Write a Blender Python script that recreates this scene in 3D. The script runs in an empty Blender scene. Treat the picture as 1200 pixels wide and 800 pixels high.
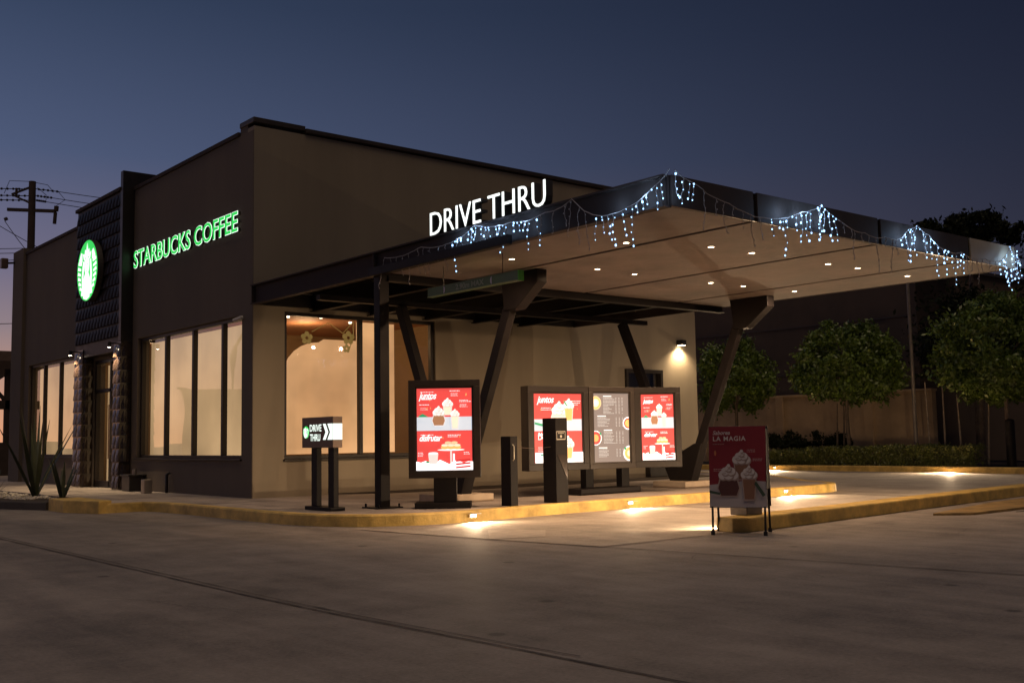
import bpy, bmesh, math, random
from mathutils import Vector, Matrix
random.seed(11)
R = math.radians
sc = bpy.context.scene
col = sc.collection

# ------------------------------------------------------------------ camera
cam_d = bpy.data.cameras.new('camera')
cam = bpy.data.objects.new('camera', cam_d); col.objects.link(cam)
cam_d.sensor_width = 36; cam_d.lens = 1253.25/1200*36
cam_d.clip_start = 0.1; cam_d.clip_end = 3000
yaw, pitch, roll = R(50.428), R(5.172), R(-0.958)
fw = Vector((math.cos(pitch)*math.cos(yaw), math.cos(pitch)*math.sin(yaw), math.sin(pitch)))
rt = Vector((math.sin(yaw), -math.cos(yaw), 0)); up = rt.cross(fw)
r2 = math.cos(roll)*rt + math.sin(roll)*up
u2 = -math.sin(roll)*rt + math.cos(roll)*up
M = Matrix((r2, u2, -fw)).transposed().to_4x4()
M.translation = Vector((-8.307, -17.098, 1.1))
cam.matrix_world = M
sc.camera = cam
sc.render.resolution_x = 1024; sc.render.resolution_y = 682

# ------------------------------------------------------------------ dusk sky
w = bpy.data.worlds.new('World'); sc.world = w; w.use_nodes = True
nt = w.node_tree; nt.nodes.clear()
N = nt.nodes.new; L = nt.links.new
out = N('ShaderNodeOutputWorld'); bg = N('ShaderNodeBackground'); L(bg.outputs[0], out.inputs[0])
tc = N('ShaderNodeTexCoord')
sep = N('ShaderNodeSeparateXYZ'); L(tc.outputs['Generated'], sep.inputs[0])
def ramp(nt, stops):
    r = nt.nodes.new('ShaderNodeValToRGB'); e = r.color_ramp.elements
    while len(e) > 1: e.remove(e[-1])
    e[0].position = stops[0][0]; e[0].color = (*stops[0][1], 1)
    for p, c in stops[1:]:
        k = e.new(p); k.color = (*c, 1)
    return r
ra = ramp(nt, [(0,(.95,.43,.22)),(.05,(.62,.34,.24)),(.10,(.33,.25,.27)),(.15,(.20,.18,.27)),(.25,(.088,.118,.218)),(.38,(.040,.062,.122)),(.7,(.018,.028,.064))])
rb = ramp(nt, [(0,(.030,.028,.040)),(.15,(.020,.023,.042)),(.35,(.0105,.0135,.029)),(.8,(.008,.011,.025))])
L(sep.outputs[2], ra.inputs[0]); L(sep.outputs[2], rb.inputs[0])
cv = N('ShaderNodeCombineXYZ'); L(sep.outputs[0], cv.inputs[0]); L(sep.outputs[1], cv.inputs[1])
nm = N('ShaderNodeVectorMath'); nm.operation = 'NORMALIZE'; L(cv.outputs[0], nm.inputs[0])
dt = N('ShaderNodeVectorMath'); dt.operation = 'DOT_PRODUCT'; L(nm.outputs[0], dt.inputs[0])
SUNSET = 120
dt.inputs[1].default_value = (math.cos(R(SUNSET)), math.sin(R(SUNSET)), 0)
mr = N('ShaderNodeMapRange'); L(dt.outputs['Value'], mr.inputs[0]); mr.inputs[1].default_value = -.25; mr.inputs[2].default_value = .85
pw = N('ShaderNodeMath'); pw.operation = 'POWER'; L(mr.outputs[0], pw.inputs[0]); pw.inputs[1].default_value = 1.45
mx = N('ShaderNodeMixRGB'); L(pw.outputs[0], mx.inputs[0]); L(rb.outputs[0], mx.inputs[1]); L(ra.outputs[0], mx.inputs[2])
L(mx.outputs[0], bg.inputs[0]); bg.inputs[1].default_value = 1.0

# weak, soft warm fill from high up, added in place of unseen street lamps
sd = bpy.data.lights.new('fill_sun', 'SUN'); sd.energy = 0.60; sd.angle = R(35); sd.color = (1.0, .73, .50)
so = bpy.data.objects.new('fill_sun', sd); col.objects.link(so)
sdir = Vector((-.12, -.34, .95)).normalized()         # towards the light
so.rotation_euler = sdir.to_track_quat('Z', 'Y').to_euler()
sc.view_settings.view_transform = 'Standard'; sc.view_settings.look = 'None'
sc.view_settings.exposure = 0; sc.view_settings.gamma = 1
try:
    sc.cycles.use_denoising = True; sc.cycles.denoiser = 'OPENIMAGEDENOISE'
except Exception: pass
sc.cycles.max_bounces = 7; sc.cycles.diffuse_bounces = 3; sc.cycles.glossy_bounces = 3
sc.cycles.transparent_max_bounces = 10
sc.cycles.sample_clamp_indirect = 4; sc.cycles.caustics_reflective = False; sc.cycles.caustics_refractive = False

# ------------------------------------------------------------------ materials
_m = {}
def mat(name, c, rough=.6, metal=0, var=.0, scale=3., bump=0., bscale=60., spec=.5, c2=None, streak=False):
    if name in _m: return _m[name]
    m = bpy.data.materials.new(name); m.use_nodes = True; _m[name] = m
    t = m.node_tree; b = t.nodes['Principled BSDF']
    b.inputs['Base Color'].default_value = (*c, 1); b.inputs['Roughness'].default_value = rough
    b.inputs['Metallic'].default_value = metal; b.inputs['Specular IOR Level'].default_value = spec
    if var or bump or c2:
        co = t.nodes.new('ShaderNodeTexCoord')
    if var or c2:
        n = t.nodes.new('ShaderNodeTexNoise'); n.inputs['Scale'].default_value = scale; n.inputs['Detail'].default_value = 8; n.inputs['Roughness'].default_value = .62
        if streak:
            mp = t.nodes.new('ShaderNodeMapping'); mp.inputs['Scale'].default_value = (1,1,.16); t.links.new(co.outputs['Object'], mp.inputs[0]); t.links.new(mp.outputs[0], n.inputs['Vector'])
        else: t.links.new(co.outputs['Object'], n.inputs['Vector'])
        a = tuple(max(0, x*(1-var)) for x in c); z = c2 or tuple(min(1, x*(1+var)) for x in c)
        r = ramp(t, [(.32, a), (.68, z)]); t.links.new(n.outputs['Fac'], r.inputs[0]); t.links.new(r.outputs[0], b.inputs['Base Color'])
        q = t.nodes.new('ShaderNodeMapRange'); q.inputs[3].default_value = max(.05, rough-.12); q.inputs[4].default_value = min(1, rough+.12)
        t.links.new(n.outputs['Fac'], q.inputs[0]); t.links.new(q.outputs[0], b.inputs['Roughness'])
    if bump:
        n2 = t.nodes.new('ShaderNodeTexNoise'); n2.inputs['Scale'].default_value = bscale; n2.inputs['Detail'].default_value = 6
        t.links.new(co.outputs['Object'], n2.inputs['Vector'])
        bp = t.nodes.new('ShaderNodeBump'); bp.inputs['Strength'].default_value = bump; bp.inputs['Distance'].default_value = .01
        t.links.new(n2.outputs['Fac'], bp.inputs['Height']); t.links.new(bp.outputs[0], b.inputs['Normal'])
    return m
def emit(name, c, s=1.0, base=None, vary=0, vscale=1.):
    if name in _m: return _m[name]
    m = bpy.data.materials.new(name); m.use_nodes = True; _m[name] = m
    t = m.node_tree; b = t.nodes['Principled BSDF']
    b.inputs['Base Color'].default_value = (*(base or tuple(x*.5 for x in c)), 1)
    b.inputs['Roughness'].default_value = .35
    b.inputs['Emission Color'].default_value = (*c, 1); b.inputs['Emission Strength'].default_value = s
    if vary:
        co = t.nodes.new('ShaderNodeTexCoord'); n = t.nodes.new('ShaderNodeTexNoise'); n.inputs['Scale'].default_value = vscale; n.inputs['Detail'].default_value = 3
        t.links.new(co.outputs['Object'], n.inputs['Vector'])
        q = t.nodes.new('ShaderNodeMapRange'); q.inputs[1].default_value = .3; q.inputs[2].default_value = .7
        q.inputs[3].default_value = s*(1-vary); q.inputs[4].default_value = s*(1+vary)
        t.links.new(n.outputs['Fac'], q.inputs[0]); t.links.new(q.outputs[0], b.inputs['Emission Strength'])
    return m
def glass_mat():
    m = bpy.data.materials.new('window_glass'); m.use_nodes = True; t = m.node_tree; t.nodes.clear()
    o = t.nodes.new('ShaderNodeOutputMaterial'); mx = t.nodes.new('ShaderNodeMixShader'); tr = t.nodes.new('ShaderNodeBsdfTransparent')
    gl = t.nodes.new('ShaderNodeBsdfGlossy'); gl.inputs['Roughness'].default_value = .015
    tr.inputs[0].default_value = (.9,.9,.88,1)
    lw = t.nodes.new('ShaderNodeLayerWeight'); lw.inputs[0].default_value = .5
    p3 = t.nodes.new('ShaderNodeMath'); p3.operation = 'POWER'; p3.inputs[1].default_value = 3; t.links.new(lw.outputs['Facing'], p3.inputs[0])
    fr = t.nodes.new('ShaderNodeMath'); fr.operation = 'MULTIPLY_ADD'; fr.inputs[1].default_value = .95; fr.inputs[2].default_value = .09; fr.use_clamp = True; t.links.new(p3.outputs[0], fr.inputs[0])
    co = t.nodes.new('ShaderNodeTexCoord'); n = t.nodes.new('ShaderNodeTexNoise'); n.inputs['Scale'].default_value = 1.1; n.inputs['Detail'].default_value = 0
    bp = t.nodes.new('ShaderNodeBump'); bp.inputs['Strength'].default_value = .12; bp.inputs['Distance'].default_value = .03
    t.links.new(co.outputs['Object'], n.inputs['Vector']); t.links.new(n.outputs['Fac'], bp.inputs['Height']); t.links.new(bp.outputs[0], gl.inputs['Normal'])
    t.links.new(fr.outputs[0], mx.inputs[0]); t.links.new(tr.outputs[0], mx.inputs[1]); t.links.new(gl.outputs[0], mx.inputs[2]); t.links.new(mx.outputs[0], o.inputs[0])
    return m
GLASS = glass_mat()

def concrete(name, c, streak=True):
    """trowelled concrete: broad blotches, wheel-darkened streaks, fine grain, small stains"""
    m = bpy.data.materials.new(name); m.use_nodes = True; _m[name] = m
    t = m.node_tree; b = t.nodes['Principled BSDF']; ln = t.links.new
    co = t.nodes.new('ShaderNodeTexCoord')
    def noise(s, d, vec=None, rough=.6):
        n = t.nodes.new('ShaderNodeTexNoise'); n.inputs['Scale'].default_value = s; n.inputs['Detail'].default_value = d; n.inputs['Roughness'].default_value = rough
        ln(vec or co.outputs['Object'], n.inputs['Vector']); return n.outputs['Fac']
    mp = t.nodes.new('ShaderNodeMapping'); mp.inputs['Scale'].default_value = (1.5, .22, 1); mp.inputs['Rotation'].default_value = (0,0,R(-38)); ln(co.outputs['Object'], mp.inputs[0])
    a = noise(.35, 6); s = noise(1.1, 7, mp.outputs[0], .68); f = noise(38, 8, None, .75); k = noise(2.3, 9, None, .7)
    def mathn(op, x, y):
        q = t.nodes.new('ShaderNodeMath'); q.operation = op
        for i, v in enumerate((x, y)):
            if isinstance(v, (int, float)): q.inputs[i].default_value = v
            else: ln(v, q.inputs[i])
        return q.outputs[0]
    v = mathn('ADD', mathn('MULTIPLY', a, .9), mathn('MULTIPLY', s, .9)); v = mathn('ADD', v, mathn('MULTIPLY', f, .85)); v = mathn('ADD', v, mathn('MULTIPLY', k, .75))
    v = mathn('MULTIPLY', v, .2941)
    r = ramp(t, [(.42, tuple(x*.55 for x in c)), (.5, c), (.575, tuple(x*1.38 for x in c))]); ln(v, r.inputs[0])
    # small round stains
    vo = t.nodes.new('ShaderNodeTexVoronoi'); vo.inputs['Scale'].default_value = .9; vo.inputs['Randomness'].default_value = 1; ln(co.outputs['Object'], vo.inputs['Vector'])
    lt = t.nodes.new('ShaderNodeMapRange'); lt.inputs[1].default_value = .035; lt.inputs[2].default_value = .06; lt.inputs[3].default_value = .45; lt.inputs[4].default_value = 1; ln(vo.outputs['Distance'], lt.inputs[0])
    mu = t.nodes.new('ShaderNodeMixRGB'); mu.blend_type = 'MULTIPLY'; mu.inputs[0].default_value = 1
    ln(r.outputs[0], mu.inputs[1]); ln(lt.outputs[0], mu.inputs[2]); ln(mu.outputs[0], b.inputs['Base Color'])
    q = t.nodes.new('ShaderNodeMapRange'); q.inputs[1].default_value = .35; q.inputs[2].default_value = .65; q.inputs[3].default_value = .66; q.inputs[4].default_value = .92; ln(v, q.inputs[0]); ln(q.outputs[0], b.inputs['Roughness'])
    bp = t.nodes.new('ShaderNodeBump'); bp.inputs['Strength'].default_value = .55; bp.inputs['Distance'].default_value = .012
    h = mathn('ADD', mathn('MULTIPLY', f, .5), mathn('MULTIPLY', s, .8)); ln(h, bp.inputs['Height']); ln(bp.outputs[0], b.inputs['Normal'])
    return m
CONC = concrete('yard_concrete', (.245,.212,.182))
WALK = concrete('walkway_concrete', (.36,.31,.27))
SOFFIT = mat('soffit_panel', (.19,.160,.152), .75, var=.30, scale=1.1, bump=.5, bscale=14)
YEL = mat('yellow_kerb_paint', (.60,.41,.115), .6, var=.38, scale=3.2, bump=.6, bscale=40)
YELD = mat('worn_yellow_paint', (.26,.17,.06), .7, var=.45, scale=3.5, bump=.6, bscale=40)
FRONT = mat('brown_stucco', (.138,.112,.088), .85, var=.14, streak=True, scale=.9, bump=.5, bscale=180)
TAN = mat('tan_stucco', (.30,.255,.19), .85, var=.12, streak=True, scale=.8, bump=.5, bscale=180)
CAP = mat('dark_coping_metal', (.055,.045,.04), .5, .3, var=.2)
STEEL = mat('dark_brown_steel', (.011,.009,.0095), .55, 0, spec=.18, var=.18, scale=5, bump=.05)
BEAM = mat('grey_brown_steel', (.050,.038,.035), .75, 0, spec=.2, var=.15, scale=4)
DARK = mat('black_metal', (.022,.018,.017), .4, .2, var=.2, scale=6)
FRAME = mat('bronze_frame', (.022,.017,.015), .42, .0, spec=.35, var=.15, scale=6)
TILE = mat('glossy_black_tile', (.014,.0085,.007), .42, 0, var=.2, scale=4, spec=.22)
PLATE = mat('sign_brown_metal', (.14,.095,.075), .42, .3, var=.1)
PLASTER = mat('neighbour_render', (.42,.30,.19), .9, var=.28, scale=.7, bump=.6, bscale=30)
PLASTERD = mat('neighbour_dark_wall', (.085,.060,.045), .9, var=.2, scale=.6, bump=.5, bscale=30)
SOIL = mat('planting_soil', (.05,.036,.026), .95, var=.4, scale=5, bump=1, bscale=20)
PEBBLE = mat('white_pebble', (.55,.5,.43), .6, var=.3, scale=20)
BARK = mat('grey_bark', (.17,.13,.10), .9, var=.35, scale=9, bump=.8, bscale=30)
PBARK = mat('pale_bark', (.34,.27,.20), .85, var=.3, scale=9, bump=.5, bscale=30)
def leafmat(name, c):
    m = mat(name, c, .42, var=.45, scale=2.2, spec=.6)
    return m
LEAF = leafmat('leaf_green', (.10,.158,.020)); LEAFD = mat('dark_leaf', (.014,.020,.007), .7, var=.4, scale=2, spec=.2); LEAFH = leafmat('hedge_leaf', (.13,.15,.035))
AGAVE = mat('blade_leaf', (.055,.07,.035), .5, var=.3, scale=3)
RUBBER = mat('black_rubber', (.012,.011,.011), .8)
WOOD = mat('dark_timber', (.05,.035,.028), .8, var=.3, scale=4)
INT = mat('interior_wall', (.34,.24,.13), .8, var=.08)

# ------------------------------------------------------------------ builders
def tag(o, label=None, cat=None, group=None, kind=None):
    if label: o['label'] = label
    if cat: o['category'] = cat
    if group: o['group'] = group
    if kind: o['kind'] = kind
    return o
def thing(name, label, cat, loc=(0,0,0), rz=0., group=None):
    o = bpy.data.objects.new(name, None); o.empty_display_size = .2; col.objects.link(o)
    o.location = loc; o.rotation_euler = (0,0,rz)
    return tag(o, label, cat, group)
class MB:
    def __init__(s): s.v = []; s.f = []; s.m = []; s.sm = []
    def add(s, vs, fs, mi=0, smooth=False):
        k = len(s.v); s.v += [tuple(v) for v in vs]; s.f += [tuple(k+i for i in f) for f in fs]
        s.m += [mi]*len(fs); s.sm += [smooth]*len(fs); return s
    def box(s, x0, x1, y0, y1, z0, z1, mi=0):
        x0, x1 = sorted((x0,x1)); y0, y1 = sorted((y0,y1)); z0, z1 = sorted((z0,z1))
        v = [(x,y,z) for z in (z0,z1) for y in (y0,y1) for x in (x0,x1)]
        return s.add(v, [(0,2,3,1),(4,5,7,6),(0,1,5,4),(2,6,7,3),(0,4,6,2),(1,3,7,5)], mi)
    def prism(s, pts, axis, a, b, mi=0):
        """extrude a 2D polygon along axis 'x' (pts=(y,z)), 'y' (pts=(x,z)) or 'z' (pts=(x,y))"""
        def P(p, t): return {'x':(t,p[0],p[1]), 'y':(p[0],t,p[1]), 'z':(p[0],p[1],t)}[axis]
        n = len(pts)
        s.add([P(p,a) for p in pts]+[P(p,b) for p in pts], [tuple(range(n))[::-1], tuple(range(n,2*n))]+[(i,(i+1)%n,n+(i+1)%n,n+i) for i in range(n)], mi)
        return s
    def tube(s, pts, r, n=8, mi=0, smooth=True, cap=True):
        pts = [Vector(p) for p in pts]; rr = r if isinstance(r, (list,tuple)) else [r]*len(pts)
        vs = []; ref = None
        for i, p in enumerate(pts):
            d = (pts[min(i+1,len(pts)-1)]-pts[max(i-1,0)]).normalized()
            a = d.cross(Vector((0,0,1)) if abs(d.z) < .95 else Vector((1,0,0))).normalized()
            if ref is not None and a.dot(ref) < 0: a = -a
            ref = a; b = d.cross(a)
            for k in range(n):
                t = 2*math.pi*k/n; vs.append(p+rr[i]*(math.cos(t)*a+math.sin(t)*b))
        fs = [(i*n+k, i*n+(k+1)%n, (i+1)*n+(k+1)%n, (i+1)*n+k) for i in range(len(pts)-1) for k in range(n)]
        s.add(vs, fs, mi, smooth)
        if cap: s.add(vs[:n], [tuple(range(n))], mi); s.add(vs[-n:], [tuple(range(n))], mi)
        return s
    def bar(s, a, b, wx, wy, mi=0, side=None):
        """rectangular bar from a to b; wx measured along 'side', wy across"""
        a, b = Vector(a), Vector(b); d = (b-a).normalized()
        e = Vector(side) if side else Vector((1,0,0)); e = (e-d*e.dot(d)).normalized(); f = d.cross(e)
        vs = [p+e*sx*wx/2+f*sy*wy/2 for p in (a,b) for sx, sy in ((-1,-1),(1,-1),(1,1),(-1,1))]
        return s.add(vs, [(0,3,2,1),(4,5,6,7),(0,1,5,4),(1,2,6,5),(2,3,7,6),(3,0,4,7)], mi)
    def disc(s, c, r, nrm, n=20, mi=0):
        c = Vector(c); q = Vector(nrm).to_track_quat('Z','Y')
        vs = [c+q@Vector((r*math.cos(2*math.pi*k/n), r*math.sin(2*math.pi*k/n), 0)) for k in range(n)]
        return s.add(vs, [tuple(range(n))], mi)
    def blob(s, c, rx, ry, rz, mi=0, n=8, m=5):
        vs = [(c[0]+rx*math.sin(math.pi*j/m)*math.cos(2*math.pi*i/n), c[1]+ry*math.sin(math.pi*j/m)*math.sin(2*math.pi*i/n), c[2]+rz*math.cos(math.pi*j/m)) for j in range(m+1) for i in range(n)]
        return s.add(vs, [(j*n+i, (j+1)*n+i, (j+1)*n+(i+1)%n, j*n+(i+1)%n) for j in range(m) for i in range(n)], mi, True)
    def build(s, name, mats, parent=None, world=True, bevel=0, fix=True):
        """world=True: vertices are world coordinates and get shifted by the parents' location"""
        o_ = Vector((0,0,0)); p = parent
        if world:
            while p is not None: o_ += Vector(p.location); p = p.parent
        me = bpy.data.meshes.new(name)
        me.from_pydata([tuple(Vector(v)-o_) for v in s.v], [], s.f)
        ms = mats if isinstance(mats, (list,tuple)) else [mats]
        for m in ms: me.materials.append(m)
        for i, p_ in enumerate(me.polygons): p_.material_index = s.m[i]; p_.use_smooth = s.sm[i]
        if fix:
            bm = bmesh.new(); bm.from_mesh(me); bmesh.ops.recalc_face_normals(bm, faces=bm.faces); bm.to_mesh(me); bm.free()
        me.update()
        ob = bpy.data.objects.new(name, me); col.objects.link(ob); ob.parent = parent
        if bevel:
            b = ob.modifiers.new('edge', 'BEVEL'); b.width = bevel; b.segments = 2; b.limit_method = 'ANGLE'; b.angle_limit = R(40)
        return ob
def area_spot(name, loc, d, power, color, size=.05, cone=None, blend=.5, parent=None):
    l = bpy.data.lights.new(name, 'SPOT' if cone else 'POINT'); l.energy = power; l.color = color; l.shadow_soft_size = size
    if cone: l.spot_size = R(cone); l.spot_blend = blend
    o = bpy.data.objects.new(name, l); col.objects.link(o)
    L_ = Vector(loc); p = parent
    while p is not None: L_ -= Vector(p.location); p = p.parent
    o.location = L_; o.parent = parent
    if d: o.rotation_euler = Vector(d).to_track_quat('-Z','Y').to_euler()
    return o

# glyphs from the built-in font, as flat triangulated meshes in 2D
def glyph_mesh(body, size, offset=0., shear=0., extrude=0., spacing=1.0, align='LEFT'):
    cu = bpy.data.curves.new('lettering', 'FONT'); cu.body = body; cu.size = size; cu.offset = offset; cu.shear = shear; cu.extrude = extrude
    cu.space_character = spacing; cu.align_x = align; cu.resolution_u = 3
    ob = bpy.data.objects.new('lettering', cu); col.objects.link(ob)
    dg = bpy.context.evaluated_depsgraph_get(); dg.update()
    me = ob.evaluated_get(dg).to_mesh()
    vs = [tuple(v.co) for v in me.vertices]; fs = [tuple(p.vertices) for p in me.polygons]
    ob.evaluated_get(dg).to_mesh_clear(); bpy.data.objects.remove(ob); bpy.data.curves.remove(cu)
    return vs, fs

class Art:
    """flat printed graphics: polygons in (x, y) stacked in thin layers; faces local -Y"""
    def __init__(s, y=0.): s.mb = MB(); s.mats = []; s.l = 0; s.y = y
    def mi(s, m):
        if m not in s.mats: s.mats.append(m)
        return s.mats.index(m)
    def poly(s, pts, m):
        s.l += 1; y = s.y-.0004*s.l
        s.mb.add([(x, y, z) for x, z in pts], [tuple(range(len(pts)))], s.mi(m)); return s
    def polys(s, lst, m):
        s.l += 1; y = s.y-.0004*s.l
        for pts in lst: s.mb.add([(x, y, z) for x, z in pts], [tuple(range(len(pts)))], s.mi(m))
    def rect(s, x0, z0, x1, z1, m): return s.poly([(x0,z0),(x1,z0),(x1,z1),(x0,z1)], m)
    def circ(s, x, z, r, m, rz=None, n=24, a0=0, a1=360):
        return s.poly([(x+r*math.cos(R(a0+(a1-a0)*k/n)), z+(rz or r)*math.sin(R(a0+(a1-a0)*k/n))) for k in range(n+(0 if a1-a0==360 else 1))], m)
    def text(s, body, x, z, size, m, offset=0., shear=0., spacing=1., align='LEFT', width=None):
        s.l += 1; y = s.y-.0004*s.l
        vs, fs = glyph_mesh(body, size, offset, shear, 0, spacing, align)
        k = 1.
        if width:
            xs = [v[0] for v in vs]; k = width/(max(xs)-min(xs))
        s.mb.add([(x+v[0]*k, y, z+v[1]) for v in vs], fs, s.mi(m)); return s
    def build(s, name, parent): return s.mb.build(name, s.mats, parent, world=False, fix=False)

# ================================================================== GROUND
mb = MB(); mb.add([(-900,-900,0),(900,-900,0),(900,900,0),(-900,900,0)], [(0,1,2,3)])
tag(mb.build('ground', CONC), kind='structure')
# control joints: slightly crooked, dirt-filled
def joint(pts, wd, name='paving_joint'):
    mb = MB(); P = [Vector((*p,0)) for p in pts]; L_, R_ = [], []
    n = 0
    for a, b in zip(P, P[1:]):
        d = (b-a); ln = d.length; d.normalize(); q = Vector((-d.y, d.x, 0)); k = max(2, int(ln/.12))
        for i in range(k):
            c = a+d*ln*i/k; w1 = wd*(.6+.8*random.random()); w2 = wd*(.6+.8*random.random())
            if random.random() < .05: w1 *= 2.2
            L_.append(c+q*w1); R_.append(c-q*w2)
    vs = [(v.x,v.y,.007) for v in L_]+[(v.x,v.y,.007) for v in R_]; n = len(L_)
    mb.add(vs, [(i, i+1, n+i+1, n+i) for i in range(n-1)])
    return tag(mb.build(name, mat('joint_dirt', (.095,.08,.066), .95, var=.35, scale=12)), kind='structure')
joint([(-4.80,14),(-4.80,-5.1),(-4.80,-9.9),(-4.77,-11.0),(-4.67,-12.66),(-4.62,-13.8),(-4.5,-19)], .010)
joint([(-4.72,2),(-4.73,-5.1),(-4.735,-10.0),(-4.70,-11.2),(-4.60,-12.66),(-4.55,-13.2)], .006)
joint([(-1.24,-5.55),(-1.10,-6.7),(-.96,-7.8),(-.72,-9.3),(-.47,-10.84),(-.27,-12.0),(-.08,-13.2),(.2,-16)], .012)
joint([(2.2,-9.9),(4.0,-9.75),(9,-12.5)], .005)
for x_ in (4.4, 8.6, 13.2): joint([(x_,-9.0),(x_+.05,-5.6)], .008)
mb = MB(); mb.add([(-.24,-6.82,.006),(-.95,-7.75,.006),(-.35,-8.0,.006),(.22,-7.35,.006)], [(0,1,2,3)])
tag(mb.build('paving_patch', mat('pale_repair_concrete', (.38,.32,.26), .75, var=.2, scale=5, bump=.5)), kind='structure')

LANE = concrete('lane_concrete', (.315,.268,.218))  # paler slab than the yard, with the lane's lamplit brightness in its colour
mb = MB(); mb.add([(x,y,.003) for x,y in ((-1.24,-5.3),(-1.10,-6.7),(-.96,-7.8),(-.72,-9.25),(1.5,-9.25),(5.2,-8.9),(10,-8.5),(19,-7.8),(19,10),(13,10),(12,-2.0),(9.5,-4.5),(4,-5.2))], [tuple(range(13))])
tag(mb.build('drive_lane', LANE), kind='structure')
joint([(-.74,-9.26),(1.42,-9.24)], .004)
rc = random.Random(31)
for st, an, n_ in (((-5.6,-9.2),-.5,26),((-1.2,-12.2),.9,22),((-7.0,-12.4),-1.2,18),((2.6,-11.2),-.2,24),((-2.9,-8.0),2.3,16)):
    pp = [st]; a_ = an
    for _ in range(n_): a_ += rc.uniform(-.45,.45); a_ = a_*.9+an*.1; pp.append((pp[-1][0]+.09*math.cos(a_), pp[-1][1]+.09*math.sin(a_)))
    joint(pp, .0022, 'hairline_crack')
# sidewalk slab with a yellow kerb band around it
def smooth_poly(pts, it=2, closed=False):
    for _ in range(it):
        q = [pts[0]]
        for a, b in zip(pts, pts[1:]):
            q.append((a[0]*.75+b[0]*.25, a[1]*.75+b[1]*.25)); q.append((a[0]*.25+b[0]*.75, a[1]*.25+b[1]*.75))
        q.append(pts[-1]); pts = q
    return pts
edge = [(-2.62,2.25),(-2.64,1.45),(-2.36,.62),(-1.68,.62),(-1.55,.2),(-1.50,-1.0),(-1.49,-2.4)]
curve = smooth_poly([(-1.49,-2.4),(-1.48,-3.4),(-1.38,-4.5),(-.98,-5.2),(-.35,-5.58),(.5,-5.66),(1.6,-5.52),(3.2,-5.46),(5.2,-5.42),(7.2,-5.40),(8.6,-5.40),(9.5,-5.25),(9.95,-4.7),(10.2,-4.1),(10.7,-3.5),(12.4,-1.6),(13.2,.4),(13.4,6)], 2)
edge = edge + curve[1:]
def kerb(name, pts, z=.15, wd=.16, material=YEL, inner=1):
    """face, rounded arris and top band along a polyline; inner=1 puts the top to the left of travel"""
    V = [Vector((p[0],p[1],0)) for p in pts]; mb = MB(); rows = []
    for i, p in enumerate(V):
        d = (V[min(i+1,len(V)-1)]-V[max(i-1,0)]).normalized(); q = Vector((-d.y,d.x,0))*inner
        rows.append([(p.x,p.y,-.01), (p.x+q.x*.008,p.y+q.y*.008,z-.02), (p.x+q.x*.025,p.y+q.y*.025,z), (p.x+q.x*wd,p.y+q.y*wd,z), (p.x+q.x*wd,p.y+q.y*wd,-.01)])
    k = 5
    mb.add([v for r_ in rows for v in r_], [(i*k+j, i*k+j+1, (i+1)*k+j+1, (i+1)*k+j) for i in range(len(rows)-1) for j in range(k-1)])
    mb.add(rows[0], [(0,1,2,3,4)]); mb.add(rows[-1], [(0,1,2,3,4)])
    return tag(mb.build(name, material), kind='structure')
kerb('sidewalk_kerb', edge, .154)
inset = []
V = [Vector((p[0],p[1],0)) for p in edge]
for i, p in enumerate(V):
    d = (V[min(i+1,len(V)-1)]-V[max(i-1,0)]).normalized(); q = Vector((-d.y,d.x,0)); inset.append((p.x+q.x*.12, p.y+q.y*.12))
mb = MB(); mb.prism(inset+[(13.2,30),(-.0,30),(-.6,20),(-1.9,16),(-1.95,2.25)], 'z', -.02, .150)
tag(mb.build('sidewalk', WALK), kind='structure')
for y_ in (-.9, 1.9, 4.6): 
    mb = MB(); mb.box(-1.42 if y_ < 1 else -1.95, 0, y_-.005, y_+.005, .150, .1525); tag(mb.build('sidewalk_joint', _m['joint_dirt']), kind='structure')
mb = MB(); mb.prism([(-2.67,2.30),(-2.69,1.42),(-2.40,.57),(-2.16,.66),(-2.16,2.30)], 'z', -.01, .205)
tag(mb.build('kerb_block', YEL, bevel=.015), kind='structure')
# planting bed left of the entrance walk
mb = MB(); mb.prism([(-2.60,2.4),(-1.98,2.4),(-1.9,16),(-4.6,16),(-4.1,7),(-3.2,4.0)], 'z', -.02, .115)
tag(mb.build('planting_bed', SOIL), kind='structure')
kerb('planter_kerb', [(-4.7,16),(-4.25,7.0),(-3.28,3.9),(-2.70,2.36)], .14, .12, mat('dark_kerb_concrete', (.07,.06,.055), .9, var=.3, bump=.5), inner=1)
mb = MB()
for _ in range(900):
    x_ = random.uniform(-2.75,-1.98); y_ = random.uniform(4.0,14.5); r_ = random.uniform(.015,.035)
    mb.blob((x_,y_,.115+r_*.4), r_*1.3, r_, r_*.7, n=6, m=3)
tag(mb.build('pebbles', PEBBLE), 'white pebbles scattered over the planting bed', None, None, 'stuff')
# soil strip along the drive-thru wall
mb = MB(); mb.prism([(1.55,-.02),(11.4,-.02),(11.4,-.95),(4.2,-.95),(2.2,-.55)], 'z', .10, .165)
tag(mb.build('wall_bed_soil', SOIL), kind='structure')

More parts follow.
